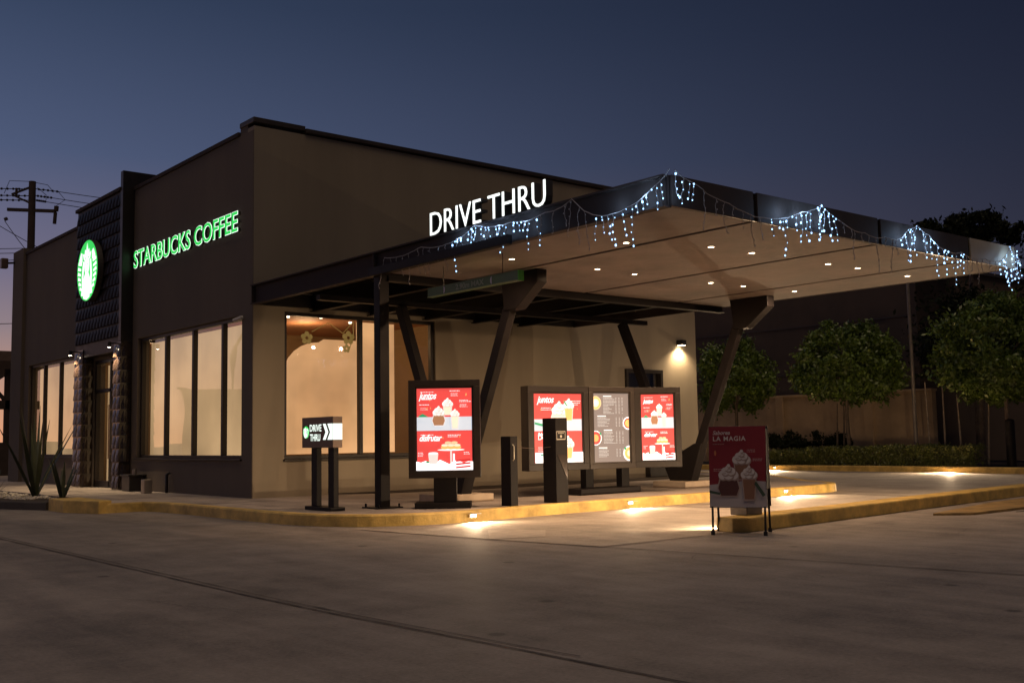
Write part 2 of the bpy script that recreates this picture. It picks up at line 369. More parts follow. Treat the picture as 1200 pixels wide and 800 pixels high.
# island kerb between yard and lane
isl = [(1.52,-9.34),(1.36,-9.22),(1.40,-8.86)]
near = [(1.52,-9.36),(3.2,-9.22),(5.2,-9.02),(7.4,-8.82),(10.0,-8.60),(14,-8.3),(20,-7.9)]
far_ = [(x+.02,y+.36) for x, y in near]
mb = MB(); top = near+far_[::-1]
mb.prism([(1.38,-9.24)]+near+far_[::-1]+[(1.40,-8.98)], 'z', -.01, .165)
tag(mb.build('island_kerb', YEL, bevel=.02), kind='structure')
mb = MB(); mb.prism([(4.95,-9.66),(5.35,-10.02),(6.7,-10.02),(12,-9.95),(18,-9.6),(18,-9.2),(9.4,-9.02),(7.4,-9.22)], 'z', -.01, .035)
tag(mb.build('low_kerb', YELD, bevel=.01), kind='structure')
mb = MB(); mb.prism([(6.2,-10.16),(7.4,-10.42),(18,-10.1),(18,-9.8),(12,-10.0)], 'z', -.01, .006)
tag(mb.build('gutter', mat('dark_gutter', (.012,.011,.011), .35)), kind='structure')  # flat near-black strip drawn as the gutter
# far kerb and bed behind the lane
farpts = smooth_poly([(16.6,16),(18.0,9),(18.45,5),(18.6,2.6),(18.75,0),(18.8,-2.6),(18.5,-4.6),(18.6,-6.2),(20.5,-7.2),(26,-7.6)], 2)
kerb('far_kerb', farpts[::-1], .16, .30, YEL, inner=-1)
mb = MB(); mb.prism([(x+.25,y) for x, y in farpts]+[(26,16)], 'z', -.02, .13)
tag(mb.build('far_bed', SOIL), kind='structure')

# ================================================================== BUILDING
B = thing('coffee_shop', 'low dark brown coffee shop building with tan drive-thru side wall and lit windows', 'building', (0,0,.15))
H = 6.80
T = .25
def wall_x(mb, y0, y1, z0, z1, holes, x0=0., x1=T, mi=0):      # wall in plane X
    ys = sorted({y0,y1,*[h[0] for h in holes],*[h[1] for h in holes]})
    for a, b in zip(ys, ys[1:]):
        hs = sorted([(h[2],h[3]) for h in holes if h[0] <= a and h[1] >= b]); z = z0
        for p, q in hs:
            if p > z: mb.box(x0,x1,a,b,z,p,mi)
            z = q
        if z < z1: mb.box(x0,x1,a,b,z,z1,mi)
def wall_y(mb, xa, xb, z0, z1, holes, y0=0., y1=T, mi=0):
    xs = sorted({xa,xb,*[h[0] for h in holes],*[h[1] for h in holes]})
    for a, b in zip(xs, xs[1:]):
        hs = sorted([(h[2],h[3]) for h in holes if h[0] <= a and h[1] >= b]); z = z0
        for p, q in hs:
            if p > z: mb.box(a,b,y0,y1,z,p,mi)
            z = q
        if z < z1: mb.box(a,b,y0,y1,z,z1,mi)
WF = (.42,5.44,.82,3.35); WL = (9.45,13.45,.83,3.27); DO = (6.16,8.18,.15,3.05); WR = (.60,3.87,.80,3.415); WS = (9.13,10.35,1.55,2.63)
mb = MB(); wall_x(mb, 0.003, 8.9, .15, 6.60, [WF, DO], x0=-.012); mb.build('front_wall', FRONT, B)
mb = MB(); wall_x(mb, 8.9, 13.9, .15, 6.36, [WL], x0=-.012); mb.build('front_wall', FRONT, B)
mb = MB(); mb.box(-.10,.3,13.9,14.9,.15,6.55); mb.build('corner_pier', FRONT, B)
mb = MB(); wall_y(mb, 0, 11.6, .15, H-.12, [WR, WS]); mb.build('side_wall', TAN, B)
mb = MB(); mb.box(11.35,11.6,.25,14.9,.15,H-.12); mb.box(.3,11.35,14.65,14.9,.15,6.4); mb.build('rear_wall', TAN, B)
mb = MB(); mb.box(.25,11.35,.25,14.65,5.9,6.0); mb.build('roof', CAP, B)
# copings
mb = MB(); mb.box(-.05,.34,.55,5.74,6.60,6.68); mb.build('coping', BEAM, B, bevel=.01)
mb = MB(); mb.box(-.05,.34,8.9,13.9,6.36,6.44); mb.build('coping', BEAM, B, bevel=.01)
mb = MB(); mb.box(-.022,1.0,-.022,.55,H-.06,H+.035); mb.build('coping', CAP, B, bevel=.01)
mb = MB(); mb.box(1.0,11.65,-.05,.34,H-.09,H-.01); mb.build('coping', CAP, B, bevel=.01)
mb = MB(); mb.box(.0,.34,.25,.55,6.60,H-.06); mb.build('parapet_return', FRONT, B)
# tiled portal: fin, textured panel, two piers
def tiled(mb, org, ux, nx, uh, nh, out_, tw, th, depth):
    """scale-like wedge tiles over a rectangle; org corner, ux unit along the width, out_ unit outward"""
    o_, ux, out_ = Vector(org), Vector(ux), Vector(out_)
    for j in range(nh):
        for i in range(nx):
            a = o_+ux*(i*tw)+Vector((0,0,j*th)); g = .012
            pts = []
            K = 4
            for r_ in range(3):
                zz = [.0, .38, 1.][r_]; pk = [1., .75, .06][r_]
                for k in range(K+1):
                    t = k/K; arch = math.sin(math.pi*t)**.7 if 0 < t < 1 else 0
                    pts.append(a+ux*(g+(tw-2*g)*t)+Vector((0,0,g+(th-2*g)*zz))+out_*(.004+depth*pk*arch))
            fs = [(r_*(K+1)+k, r_*(K+1)+k+1, (r_+1)*(K+1)+k+1, (r_+1)*(K+1)+k) for r_ in range(2) for k in range(K)]
            fs.append(tuple(range(K+1))[::-1])
            mb.add(pts, fs, 0, False)
mb = MB(); mb.box(-.27,2.6,5.74,5.90,3.3,7.02); mb.build('roof_fin', DARK, B, bevel=.01)
mb = MB(); mb.box(-.24,-.013,5.91,8.82,3.12,6.60); tiled(mb, (-.24,8.82,3.42), (0,-1,0), 14, 0, 11, (-1,0,0), 2.96/14, .285, .055); mb.build('tiled_panel', TILE, B, fix=False)
mb = MB(); mb.box(-.30,.34,5.87,8.86,6.60,6.68); mb.build('coping', BEAM, B, bevel=.01)
for y0, y1, s in ((5.72,6.18,0),(8.20,8.82,1)):
    mb = MB(); mb.box(-.26,-.013,y0+.03,y1,.152,3.3)
    tiled(mb, (-.26,y1,.17), (0,-1,0), 2, 0, 11, (-1,0,0), (y1-y0-.03)/2, .28, .05)
    tiled(mb, (-.25,y0+.03,.17), (1,0,0), 1, 0, 11, (0,-1,0), .245, .28, .035)
    mb.build('tiled_pier', mat('lamplit_pier_tile', (.03,.02,.015), .22, spec=.8), B, fix=False)  # same tile as the panel, made paler and glossier to look lamplit

# windows: frame > glass, shade
SHF = emit('glowing_front_film', (.82,.53,.27), .78, vary=.25, vscale=.7)  # films emit by themselves, in place of room light shining through
SHS = emit('glowing_side_film', (.88,.48,.22), .72, vary=.36, vscale=.8)
def window_x(h, mull, shade, xs=.06):
    y0, y1, z0, z1 = h; fr = MB()
    fr.box(xs,xs+.09,y0,y1,z0,z0+.06); fr.box(xs,xs+.09,y0,y1,z1-.07,z1)
    for y in [y0+.035, *mull, y1-.035]: fr.box(xs,xs+.09,y-.045,y+.045,z0+.06,z1-.07)
    fr.box(-.05,xs,y0-.02,y1+.02,z0-.035,z0)
    f = fr.build('window', FRAME, B, bevel=.006)
    g = MB(); g.add([(xs+.045,y0+.03,z0+.03),(xs+.045,y1-.03,z0+.03),(xs+.045,y1-.03,z1-.03),(xs+.045,y0+.03,z1-.03)],[(3,2,1,0)]); g.build('glass', GLASS, f)
    g = MB(); g.box(xs+.22,xs+.225,y0+.1,y1-.02,z0+.04,z1-.1); g.build('shade', shade, f)
    return f
wf = window_x(WF, (4.09,2.72,1.39), SHF)
wl = window_x(WL, (12.32,10.98), SHF)
# side window looks into the room over the frosted film
fr = MB(); y_ = .05
fr.box(.60,3.87,y_,y_+.09,.80,.86); fr.box(.60,3.87,y_,y_+.09,3.35,3.415)
for x_ in (.63,2.20,3.83): fr.box(x_-.04,x_+.04,y_,y_+.09,.86,3.35)
fr.box(.58,3.89,-.05,y_,.765,.80)
ws = fr.build('window', FRAME, B, bevel=.006)
g = MB(); g.add([(.63,.095,.83),(3.84,.095,.83),(3.84,.095,3.38),(.63,.095,3.38)],[(0,1,2,3)]); g.build('glass', GLASS, ws)
# film panel with a rounded upper left corner
pts = [(.70,.88),(3.1,.88),(3.1,3.34),(2.25,3.34),(2.25,2.98),(1.55,2.98)]
pts += [(1.45-.72*math.sin(R(a)), 2.30+.62*math.cos(R(a))) for a in range(0,91,15)]
g = MB(); g.prism(pts, 'y', .30, .305); g.build('frosted_film', SHS, ws, fix=True)
fl = emit('gold_decal', (.42,.27,.07), .4)
a_ = MB()
def flower(cx, cz, r):
    for k in range(5):
        t = R(90+72*k); c_ = (cx+r*.62*math.cos(t), .20, cz+r*.62*math.sin(t))
        a_.disc(c_, r*.42, (0,-1,0), 10)
for cx, cz, r in ((2.02,3.02,.13),(1.15,2.98,.12),(1.98,2.82,.08)): flower(cx, cz, r)
a_.tube([(1.25,.2,3.1),(1.6,.2,3.28),(1.9,.2,3.1),(2.1,.2,3.3)], .008, 5)
a_.tube([(2.13,.2,3.34),(2.13,.2,3.05),(2.02,.2,2.75)], .008, 5)
a_.build('flower_decal', fl, ws, fix=False)
# pickup window and the cabinet below it
fr = MB(); fr.box(9.13,9.21,-.06,.10,1.55,2.63); fr.box(10.27,10.35,-.06,.10,1.55,2.63); fr.box(9.21,10.27,-.06,.10,2.55,2.63); fr.box(9.21,10.27,-.06,.10,1.55,1.63); fr.box(9.70,9.76,.0,.08,1.63,2.55)
ws2 = fr.build('pickup_window', FRAME, B, bevel=.006)
g = MB(); g.add([(9.2,.035,1.6),(10.28,.035,1.6),(10.28,.035,2.57),(9.2,.035,2.57)],[(0,1,2,3)]); g.build('glass', GLASS, ws2)
g = MB(); g.box(9.15,10.33,.5,.52,1.5,2.6); g.build('backing_sheet', DARK, ws2)
g = MB(); g.box(9.72,10.34,-.16,-.002,.17,1.0); g.build('service_cabinet', DARK, B, bevel=.01)
# door
fr = MB(); xd = .02
fr.box(xd,xd+.10,6.165,8.175,2.97,3.05); fr.box(xd,xd+.10,6.165,8.175,2.30,2.38)
for y in (6.2,7.17,8.14): fr.box(xd,xd+.10,y-.045,y+.045,.152,2.97)
fr.box(xd,xd+.10,6.165,8.175,.152,.30)
dr = fr.build('door', FRAME, B, bevel=.005)
g = MB(); g.add([(xd+.045,6.19,.28),(xd+.045,8.15,.28),(xd+.045,8.15,2.99),(xd+.045,6.19,2.99)],[(3,2,1,0)]); g.build('glass', GLASS, dr)
g = MB(); g.box(.30,.305,6.2,8.14,.2,2.95); g.build('backing_sheet', SHF, dr)  # glowing sheet added so the door glass looks lit from inside
g = MB(); g.tube([(xd-.06,7.05,.8),(xd-.06,7.05,2.0)], .018); g.box(xd-.06,xd,7.04,7.06,.9,.92); g.box(xd-.06,xd,7.04,7.06,1.88,1.9); g.build('handle', PLATE, dr)
# room behind the glass
mb = MB(); mb.box(.3,11.3,.3,14.6,.10,.16); mb.build('floor', mat('interior_floor', (.25,.16,.1), .5, var=.2), B)
mb = MB(); mb.box(.3,11.3,4.6,4.7,.16,3.5); mb.box(4.6,4.7,.3,4.6,.16,3.5); mb.box(1.6,1.7,4.7,14.6,.16,3.5); mb.build('interior_wall', INT, B)
mb = MB(); mb.box(.26,11.3,.26,14.6,3.5,3.56); mb.build('ceiling', mat('interior_ceiling', (.42,.2,.1), .7, var=.1), B)
for x_, y__ in ((1.35,1.3),(1.95,1.1),(2.9,1.6)):
    mb = MB(); mb.tube([(x_,y__,3.50),(x_,y__,3.47)], .032, 14); o = mb.build('ceiling_spot', emit('warm_lamp_lens', (1,.86,.62), 5), B)
area_spot('room_light', (2.2,2.2,3.2), None, 34, (1,.62,.32), .25, parent=B)
area_spot('room_light', (1.1,7.3,2.9), None, 26, (1,.64,.34), .25, parent=B)
# lamp on the end of the drive-thru wall
wlp = thing('wall_lamp', 'small black wall lamp throwing warm light down the tan side wall', 'wall lamp', (10.98,-.002,3.24))
mb = MB(); mb.box(10.90,11.06,-.19,-.004,3.24,3.36); mb.build('housing', DARK, wlp, bevel=.012)
mb = MB(); mb.box(10.92,11.04,-.17,-.03,3.234,3.239); mb.build('lens', emit('wall_lamp_lens', (1,.78,.5), 22), wlp)
area_spot('wall_lamp_light', (10.98,-.13,3.20), (0,.10,-1), 120, (1,.72,.42), .03, 140, .9, wlp)
# small lights over the tiled piers
for (y, lab) in ((6.0,'small bright spotlight above the tiled pier right of the entrance'),(8.62,'small bright spotlight above the tiled pier left of the entrance')):
    t_ = thing('pier_spotlight', lab, 'spotlight', (-.42,y,3.2), group='spotlights over the entrance piers')
    mb = MB(); mb.tube([(-.42,y,3.30),(-.42,y,3.19)], .04, 12); mb.box(-.42,-.26,y-.015,y+.015,3.26,3.29); mb.build('housing', DARK, t_)
    mb = MB(); mb.disc((-.42,y,3.188), .034, (0,0,-1), 12); mb.build('lens', emit('pier_lamp_lens', (1,.84,.6), 40), t_, fix=False)
    area_spot('pier_light', (-.42,y,3.17), (.09,0,-1), 220, (1,.72,.42), .02, 95, .7, t_)
# security camera at the window corner
t_ = thing('security_camera', 'small white security camera at the top right corner of the front window', 'camera', (0,.40,3.28))
mb = MB(); mb.tube([(-.002,.40,3.30),(-.06,.40,3.30)], .035, 12); mb.build('mount', mat('white_plastic', (.6,.58,.55), .4), t_)
mb = MB(); mb.tube([(-.06,.37,3.29),(-.13,.50,3.25)], .035, 12); mb.build('body', _m['white_plastic'], t_)
mb = MB(); mb.disc((-.1325,.5045,3.2485), .026, (-.07,.13,-.04), 12); mb.build('lens', RUBBER, t_)
# floor items by the facade
t_ = thing('path_uplight', 'short steel up-light box standing on the walkway near the entrance pier', 'uplight', (-.42,3.75,.15))
mb = MB(); mb.box(-.50,-.34,3.66,3.84,.15,.42); mb.build('housing', mat('brushed_steel', (.35,.31,.27), .35, .7), t_, bevel=.01)
mb = MB(); mb.box(-.48,-.36,3.84,3.842,.2,.38); mb.build('lens', emit('path_lens', (1,.8,.55), 2.), t_)
t_ = thing('litter_bin', 'low black ashtray bin at the foot of the right entrance pier', 'bin', (-.20,5.1,.15))
mb = MB(); mb.prism([(-.36,4.85),(-.04,4.85),(-.06,5.36),(-.34,5.36)], 'z', .152, .46); mb.build('body', DARK, t_, bevel=.02)
mb = MB(); mb.prism([(-.39,4.82),(-.01,4.82),(-.03,5.39),(-.37,5.39)], 'z', .46, .49); mb.build('rim', DARK, t_, bevel=.008)
mb = MB(); mb.tube([(-.2,5.0,.49),(-.2,5.0,.60)], .045, 12); mb.build('ash_cup', _m['brushed_steel'], t_)
t_ = tag(MB().tube([(-.10,3.54,.152),(-.10,3.54,.50),(-.04,3.54,.54)], .03, 10).build('drain_pipe', DARK), 'thin dark drain pipe stub at the foot of the front wall', 'pipe')

# ---- illuminated lettering
GREEN = emit('lit_green', (.02,.66,.085), 1.0); WHITE = emit('lit_white', (.86,1.0,.90), 1.35); WHITEB = emit('lit_bluish_white', (.93,.98,.93), 1.5)
RET = mat('letter_return', (.05,.045,.04), .5)
def letter_sign(name, label, body, place, width, capz, rz, depth, offs, mats, parts, shift=(0,0,0)):
    t_ = thing(name, label, 'sign', place, rz)
    vs, fs = glyph_mesh(body, 1.0); xs = [v[0] for v in vs]; H_ = max(v[1] for v in glyph_mesh('H',1.)[0])
    x0_, x1_ = min(xs), max(xs); kx = width/(x1_-x0_); kz = capz/H_
    pos = 0
    for i, ch in enumerate(body):
        if ch == ' ': continue
        full = glyph_mesh(body[:i+1], 1.0)[0]
        mxx = max(v[0] for v in full); g = glyph_mesh(ch, 1.0)[0]; dx = mxx-max(v[0] for v in g)
        ret = None
        for kind, off, d0, d1, m in parts:
            vs, fs = glyph_mesh(ch, 1.0, offset=off, extrude=.5)
            V_ = [((v[0]+dx-x0_)*kx, -(d0+(d1-d0)*(v[2]+.5)), v[1]*kz) for v in vs]
            mb = MB(); mb.add(V_, fs, 0); o = mb.build(kind, m, ret or t_, world=False, fix=False)
            if ret is None: ret = o
    return t_
letter_sign('wall_lettering_sign', 'green and white glowing coffee shop lettering high on the dark front wall', 'STARBUCKS COFFEE', (-.014,5.58,4.87), 5.07, .35, R(-90), 0, 0, None,
    [('letter', .018, .0, .05, RET), ('letter_rim', .028, .051, .054, WHITE), ('letter_face', .008, .057, .060, GREEN)])
letter_sign('canopy_lettering_sign', 'white glowing drive-thru lettering standing on the canopy edge', 'DRIVE THRU', (.10,-5.36,3.85), 2.38, .315, R(-90), 0, 0, None,
    [('letter', -.004, .0, .11, RET), ('letter_face', -.010, .111, .122, WHITEB)])
mb = MB(); mb.box(.07,.10,-5.36,-7.74,3.801,3.85); o = mb.build('mounting_rail', DARK); 
for t_ in [x for x in col.objects if x.name == 'canopy_lettering_sign']:
    o.parent = t_; o.matrix_parent_inverse = Matrix.Rotation(R(90),4,'Z') @ Matrix.Translation(-Vector(t_.location))

# ---- round emblem
def emblem(parent, rad, y, name='emblem_face'):
    a = Art(y)
    a.circ(0,0,rad,GREEN, n=48)
    W = WHITE; k = rad
    # tails and hair as wavy bands left and right
    for sx in (-1,1):
        # outer tail with stripes
        for j in range(7):
            z = .27-.17*j; x_o = math.sqrt(max(0,.93**2-z*z)); 
            a.poly([(sx*k*(x_o),k*(z)),(sx*k*(x_o-.03),k*(z+.11)),(sx*k*(x_o-.34+.02*j),k*(z+.03)),(sx*k*(x_o-.34+.02*j),k*(z-.05))], W)
        a.poly([(sx*k*.50,k*.62),(sx*k*.62,k*.66),(sx*k*.80,k*.42),(sx*k*.70,k*.25),(sx*k*.48,k*.35)], W)
        # hair waves
        for j, x0 in enumerate((.30,.38)):
            a.poly([(sx*k*(x0-.04),k*.34),(sx*k*(x0+.03),k*.34),(sx*k*(x0+.13),k*-.15),(sx*k*(x0+.10),k*-.55),(sx*k*(x0+.16),k*-.80),(sx*k*(x0+.05),k*-.80),(sx*k*(x0+.03),k*-.5),(sx*k*(x0+.05),k*-.15)], W)
    # crown
    a.poly([(-k*.30,k*.36),(-k*.42,k*.60),(-k*.24,k*.56),(-k*.20,k*.72),(-k*.08,k*.66),(0,k*.93),(k*.08,k*.66),(k*.20,k*.72),(k*.24,k*.56),(k*.42,k*.60),(k*.30,k*.36)], W)
    a.polys([[(-k*.22,k*.40),(k*.22,k*.40),(k*.20,k*.44),(-k*.20,k*.44)]], GREEN)
    # head and body
    a.circ(0,k*.16,k*.235,W, k*.30)
    a.poly([(-k*.13,-k*.05),(k*.13,-k*.05),(k*.34,-k*.30),(k*.38,-k*.62),(k*.30,-k*.90),(0,-k*.975),(-k*.30,-k*.90),(-k*.38,-k*.62),(-k*.34,-k*.30)], W)
    if rad > .3:
        G = GREEN
        for sx in (-1,1):
            a.poly([(sx*k*.05,k*.20),(sx*k*.15,k*.21),(sx*k*.15,k*.235),(sx*k*.05,k*.225)], G)
            a.poly([(sx*k*.06,k*.165),(sx*k*.14,k*.165),(sx*k*.10,k*.185)], G)
            for j in range(3): a.poly([(sx*k*(.14+.07*j),-k*.45),(sx*k*(.165+.07*j),-k*.45),(sx*k*(.13+.06*j),-k*.88),(sx*k*(.115+.06*j),-k*.88)], emit('pale_green_line', (.35,.8,.42), 1.))
        a.poly([(-k*.012,k*.17),(k*.03,k*.07),(-k*.03,k*.06)], emit('pale_green_line', (.35,.8,.42), 1.))
        a.poly([(-k*.06,-k*.005),(k*.06,-k*.005),(0,-k*.04)], G)
    return a.build(name, parent)
t_ = thing('round_logo_sign', 'round glowing green emblem with a crowned white figure on the tiled panel', 'sign', (-.36,7.53,5.05), R(-90))
mb = MB(); mb.tube([(0,.07,0),(0,-.06,0)], .70, 48, smooth=False); mb.build('drum', RET, t_, world=False)
for b_ in (-.3,.3): mb = MB(); mb.tube([(b_,.07,-b_),(b_,.14,-b_)], .02); mb.build('bracket', DARK, t_, world=False)
emblem(t_, .69, -.062)

# ================================================================== CANOPY
C_ = thing('drive_thru_canopy', 'wide flat drive-thru canopy on dark V-shaped steel columns beside the building', 'canopy', (1.6,-3.7,.15))
XE, YE = 7.55, -9.67
mb = MB(); mb.box(.04,XE-.06,YE+.05,-4.2,3.55,3.80); mb.build('roof_slab', DARK, C_)
mb = MB(); mb.box(.04,XE-.04,-4.2,-.02,3.75,3.80); mb.build('roof_deck', DARK, C_)
sx_ = [.03,1.38,3.90,6.20,XE-.02]
for i in range(4):
    mb = MB(); mb.box(sx_[i]+(.045 if i else 0), sx_[i+1]-.045, YE+.02, -4.28, 3.487, 3.53); mb.build('soffit_panel', SOFFIT, C_)
# front channel beam along the entrance side (flanges proud of the web)
mb = MB(); mb.box(-.02,.01,-.06,YE,3.50,3.80); mb.box(-.09,.02,-.06,YE,3.80,3.822); mb.box(-.09,.028,-.06,YE+.0,3.478,3.50)
for y in (-.10,-4.02,-9.63): mb.box(-.085,-.02,y-.012,y+.012,3.50,3.80)
mb.build('edge_beam', BEAM, C_)
mb = MB(); mb.box(-.18,-.095,-4.02,-7.20,3.45,3.57); mb.build('lower_rail', STEEL, C_, bevel=.006)
# long fascia in four boards
for i in range(4):
    mb = MB(); x0 = sx_[i]+(.035 if i else -.04); x1 = sx_[i+1]-(.035 if i < 3 else -.02)
    mb.box(x0,x1,YE-.05,YE-.02,3.484,3.815); mb.build('fascia_board', BEAM if i < 3 else mat('lit_fascia', (.42,.35,.25), .6, var=.1), C_, bevel=.004)  # end board coloured paler, warm light on it put into the colour
mb = MB(); mb.box(.0,XE-.04,YE-.018,YE+.016,3.49,3.81); mb.build('fascia_backing', DARK, C_)
mb = MB(); mb.box(XE-.03,XE,YE+.02,-.05,3.485,3.81); mb.build('end_beam', BEAM, C_)
# steel grid over the strip next to the wall
for x in (1.15,2.35,3.6,4.8,6.0):
    mb = MB(); mb.box(x-.008,x+.008,-4.08,-.03,3.43,3.72); mb.box(x-.06,x+.06,-4.08,-.03,3.42,3.436); mb.box(x-.06,x+.06,-4.08,-.03,3.716,3.73); mb.build('purlin', STEEL, C_)
mb = MB(); mb.box(.03,XE-.04,-4.20,-4.18,3.40,3.72); mb.box(.03,XE-.04,-4.26,-4.12,3.38,3.40); mb.build('main_beam', STEEL, C_)
mb = MB(); mb.box(.03,XE-.04,-2.27,-2.15,3.33,3.415); mb.build('cross_beam', STEEL, C_)
mb = MB(); mb.box(.0,XE-.04,-.10,-.012,3.49,3.72); mb.build('wall_beam', STEEL, C_)
# V columns
def vcol(X, yb=-3.70):
    p = C_
    mb = MB()
    mb.bar((X,yb+.10,.20),(X,-2.20,3.33), .13, .17); c = mb.build('column_leg', STEEL, p, bevel=.008)
    mb = MB(); mb.bar((X,yb-.10,.20),(X,-5.12,3.10), .13, .17); mb.build('column_leg', STEEL, p, bevel=.008)
    mb = MB(); mb.prism([(yb+.24,.22),(yb-.24,.22),(yb-.52,.95),(yb-.34,.95),(yb-.02,.80),(yb+.52,.95),(yb+.60,.95)], 'x', X-.10, X+.10); mb.build('column_foot', STEEL, p, bevel=.008)
    mb = MB(); mb.prism([(-4.98,3.485),(-5.80,3.485),(-5.80,3.30),(-5.32,2.96),(-5.05,2.96)], 'x', X-.095, X+.095); mb.build('bracket', STEEL, p, bevel=.01)
    mb = MB(); mb.box(X-.42,X+.42,yb-.40,yb+.40,.152,.27); mb.build('column_plinth', mat('plinth_concrete', (.42,.34,.26), .8, var=.15, bump=.4), p, bevel=.01)
vcol(1.6); vcol(6.85)
# slender front post
mb = MB(); mb.box(-.09,.07,-4.20,-4.04,.16,3.477); mb.build('front_post', STEEL, C_, bevel=.008)
mb = MB(); mb.box(-.22,.20,-4.33,-3.91,.152,.168)
for a in (-.18,.16):
    for b in (-4.29,-3.95): mb.tube([(a,b,.168),(a,b,.215)], .014, 8)
mb.build('base_plate', STEEL, C_)
# recessed downlights
WL_ = emit('downlight_lens', (1,.80,.52), 22); TRIM = mat('downlight_trim', (.45,.38,.32), .4)
DL = [(.72,-6.2),(1.13,-7.93),(2.29,-6.22),(3.09,-6.18),(2.25,-8.34),(3.06,-8.35),(4.76,-6.23),(5.51,-6.27),(4.73,-8.39),(5.44,-8.41),(6.79,-8.41),(6.76,-6.36)]
for x, y in DL:
    mb = MB()
    n = 18; r0, r1 = .038, .058
    vs = [(x+r_*math.cos(2*math.pi*k/n), y+r_*math.sin(2*math.pi*k/n), z_) for r_, z_ in ((r0,3.482),(r1,3.482),(r1,3.487),(r0,3.487)) for k in range(n)]
    mb.add(vs, [(j*n+k, j*n+(k+1)%n, ((j+1)%4)*n+(k+1)%n, ((j+1)%4)*n+k) for j in range(4) for k in range(n)])
    d_ = mb.build('downlight', TRIM, C_)
    mb = MB(); mb.disc((x,y,3.4845), r0, (0,0,-1), n); mb.build('lens', WL_, d_, fix=False)
    inner = y > -7
    area_spot('downlight_lamp', (x,y,3.46), (0,.45 if inner else 0,-1), 150 if inner else 90, (1,.64,.37), .04, 150 if inner else 132, .7 if inner else 1., d_)

# hanging clearance bar
t_ = thing('clearance_bar', 'long narrow green clearance sign hanging on wires under the canopy', 'sign', (.3,-5.9,3.08), R(-90))
GB = mat('green_bar', (.075,.15,.055), .45, var=.12)
mb = MB(); mb.box(-1.0,.97,-.045,.045,.0,.13); mb.build('bar', GB, t_, world=False, bevel=.004)
mb = MB(); mb.box(.972,.985,-.046,.046,.0,.13); mb.build('end_cap', mat('bright_green', (.07,.38,.03), .4), t_, world=False)
mb = MB(); mb.box(-1.0,.97,-.048,-.0455,-.002,.008); mb.build('lower_trim', mat('pale_green', (.42,.5,.2), .5), t_, world=False)
a = Art(-.0465); LET = mat('faded_lettering', (.26,.33,.22), .5); SIL = mat('silver_mark', (.55,.55,.62), .4)
a.text('2.90m MAX', -.34, .035, .10, LET, .003, width=.62)
for s, x in ((1,-.62),(-1,.45)):
    pts = [(x+s*.035*math.cos(R(t)), .065+.05*math.sin(R(t))) for t in range(-80,81,20)]+[(x+s*.005*math.cos(R(t)), .065+.05*math.sin(R(t))) for t in range(80,-81,-20)]
    a.poly(pts, SIL)
a.build('marking', t_)
mb = MB(); mb.tube([(-.68,0,.13),(-.68,0,.40)], .006, 6); mb.tube([(.62,0,.13),(.62,0,.40)], .006, 6); mb.build('hanging_wire', DARK, t_, world=False)

# ================================================================== MENU BOARDS
ER = emit('poster_red', (.76,.075,.065), 1.0); ERD = emit('poster_deep_red', (.60,.03,.03), .9); EW = emit('poster_white', (.95,.96,.98), 1.15); ESN = emit('poster_snow', (1,1,1), 1.5)
EG = emit('poster_grey_table', (.62,.66,.72), 1.0); ECR = emit('poster_cream', (.93,.80,.60), 1.0); ECO = emit('poster_coffee', (.42,.20,.10), .9); EGO = emit('poster_gold', (.85,.50,.16), 1.0)
EDK = emit('poster_dark', (.05,.035,.03), .8); EGR = emit('poster_leaf', (.03,.38,.16), .8); EMB = emit('menu_brown', (.21,.175,.16), 1.0); EFL = emit('poster_flare', (1,.42,.14), 1.0); ETN = emit('poster_tan', (.75,.58,.34), 1.0)
PALE = (ER, ERD, EW, ESN, EG, ECR, ECO, EGO, EGR, EFL)
def cup(a, x, z, wd, h, body, P_, jar=False):
    """a glass with cream on top"""
    if jar:
        a.poly([(x-wd*.42,z),(x+wd*.42,z),(x+wd*.58,z+h*.25),(x+wd*.42,z+h*.62),(x-wd*.42,z+h*.62),(x-wd*.58,z+h*.25)], P_['glass'])
        a.poly([(x-wd*.38,z+h*.03),(x+wd*.38,z+h*.03),(x+wd*.52,z+h*.25),(x+wd*.40,z+h*.50),(x-wd*.40,z+h*.50),(x-wd*.52,z+h*.25)], body)
        top = z+h*.6
    else:
        a.poly([(x-wd*.34,z),(x+wd*.34,z),(x+wd*.46,z+h*.68),(x-wd*.46,z+h*.68)], P_['glass'])
        a.poly([(x-wd*.28,z+h*.04),(x+wd*.28,z+h*.04),(x+wd*.38,z+h*.55),(x-wd*.38,z+h*.55)], body)
        top = z+h*.66
    for dx, dz, r_ in ((-.28,.03,.24),(.28,.03,.24),(0,.06,.28),(-.15,.20,.22),(.15,.20,.22),(0,.33,.17),(.02,.46,.09)):
        a.circ(x+dx*wd+.02*wd, top+dz*wd*1.1-.05*wd, r_*wd, P_['swirl'], n=12); a.circ(x+dx*wd-.01*wd, top+dz*wd*1.1+.01*wd, r_*wd*.92, P_['cream'], n=12)
    for dx, dz in ((-.2,.08),(.12,.12),(.05,.28),(-.08,.2),(.25,.02)):
        a.poly([(x+dx*wd-.1*wd,top+dz*wd*1.1),(x+dx*wd+.08*wd,top+dz*wd*1.1+.03*wd),(x+dx*wd+.08*wd,top+dz*wd*1.1+.06*wd),(x+dx*wd-.1*wd,top+dz*wd*1.1+.03*wd)], P_['swirl'])
def lines(a, x, z, wd, n, dz, m, th=.006, seed=0, cols=None):
    rnd = random.Random(seed); L_ = []
    for j in range(n):
        zz = z-j*dz; xx = x
        while xx < x+wd*(.7+.3*rnd.random()):
            w_ = rnd.uniform(.008,.03); L_.append([(xx,zz),(xx+w_,zz),(xx+w_,zz+th),(xx,zz+th)]); xx += w_+.006
    a.polys(L_, m)
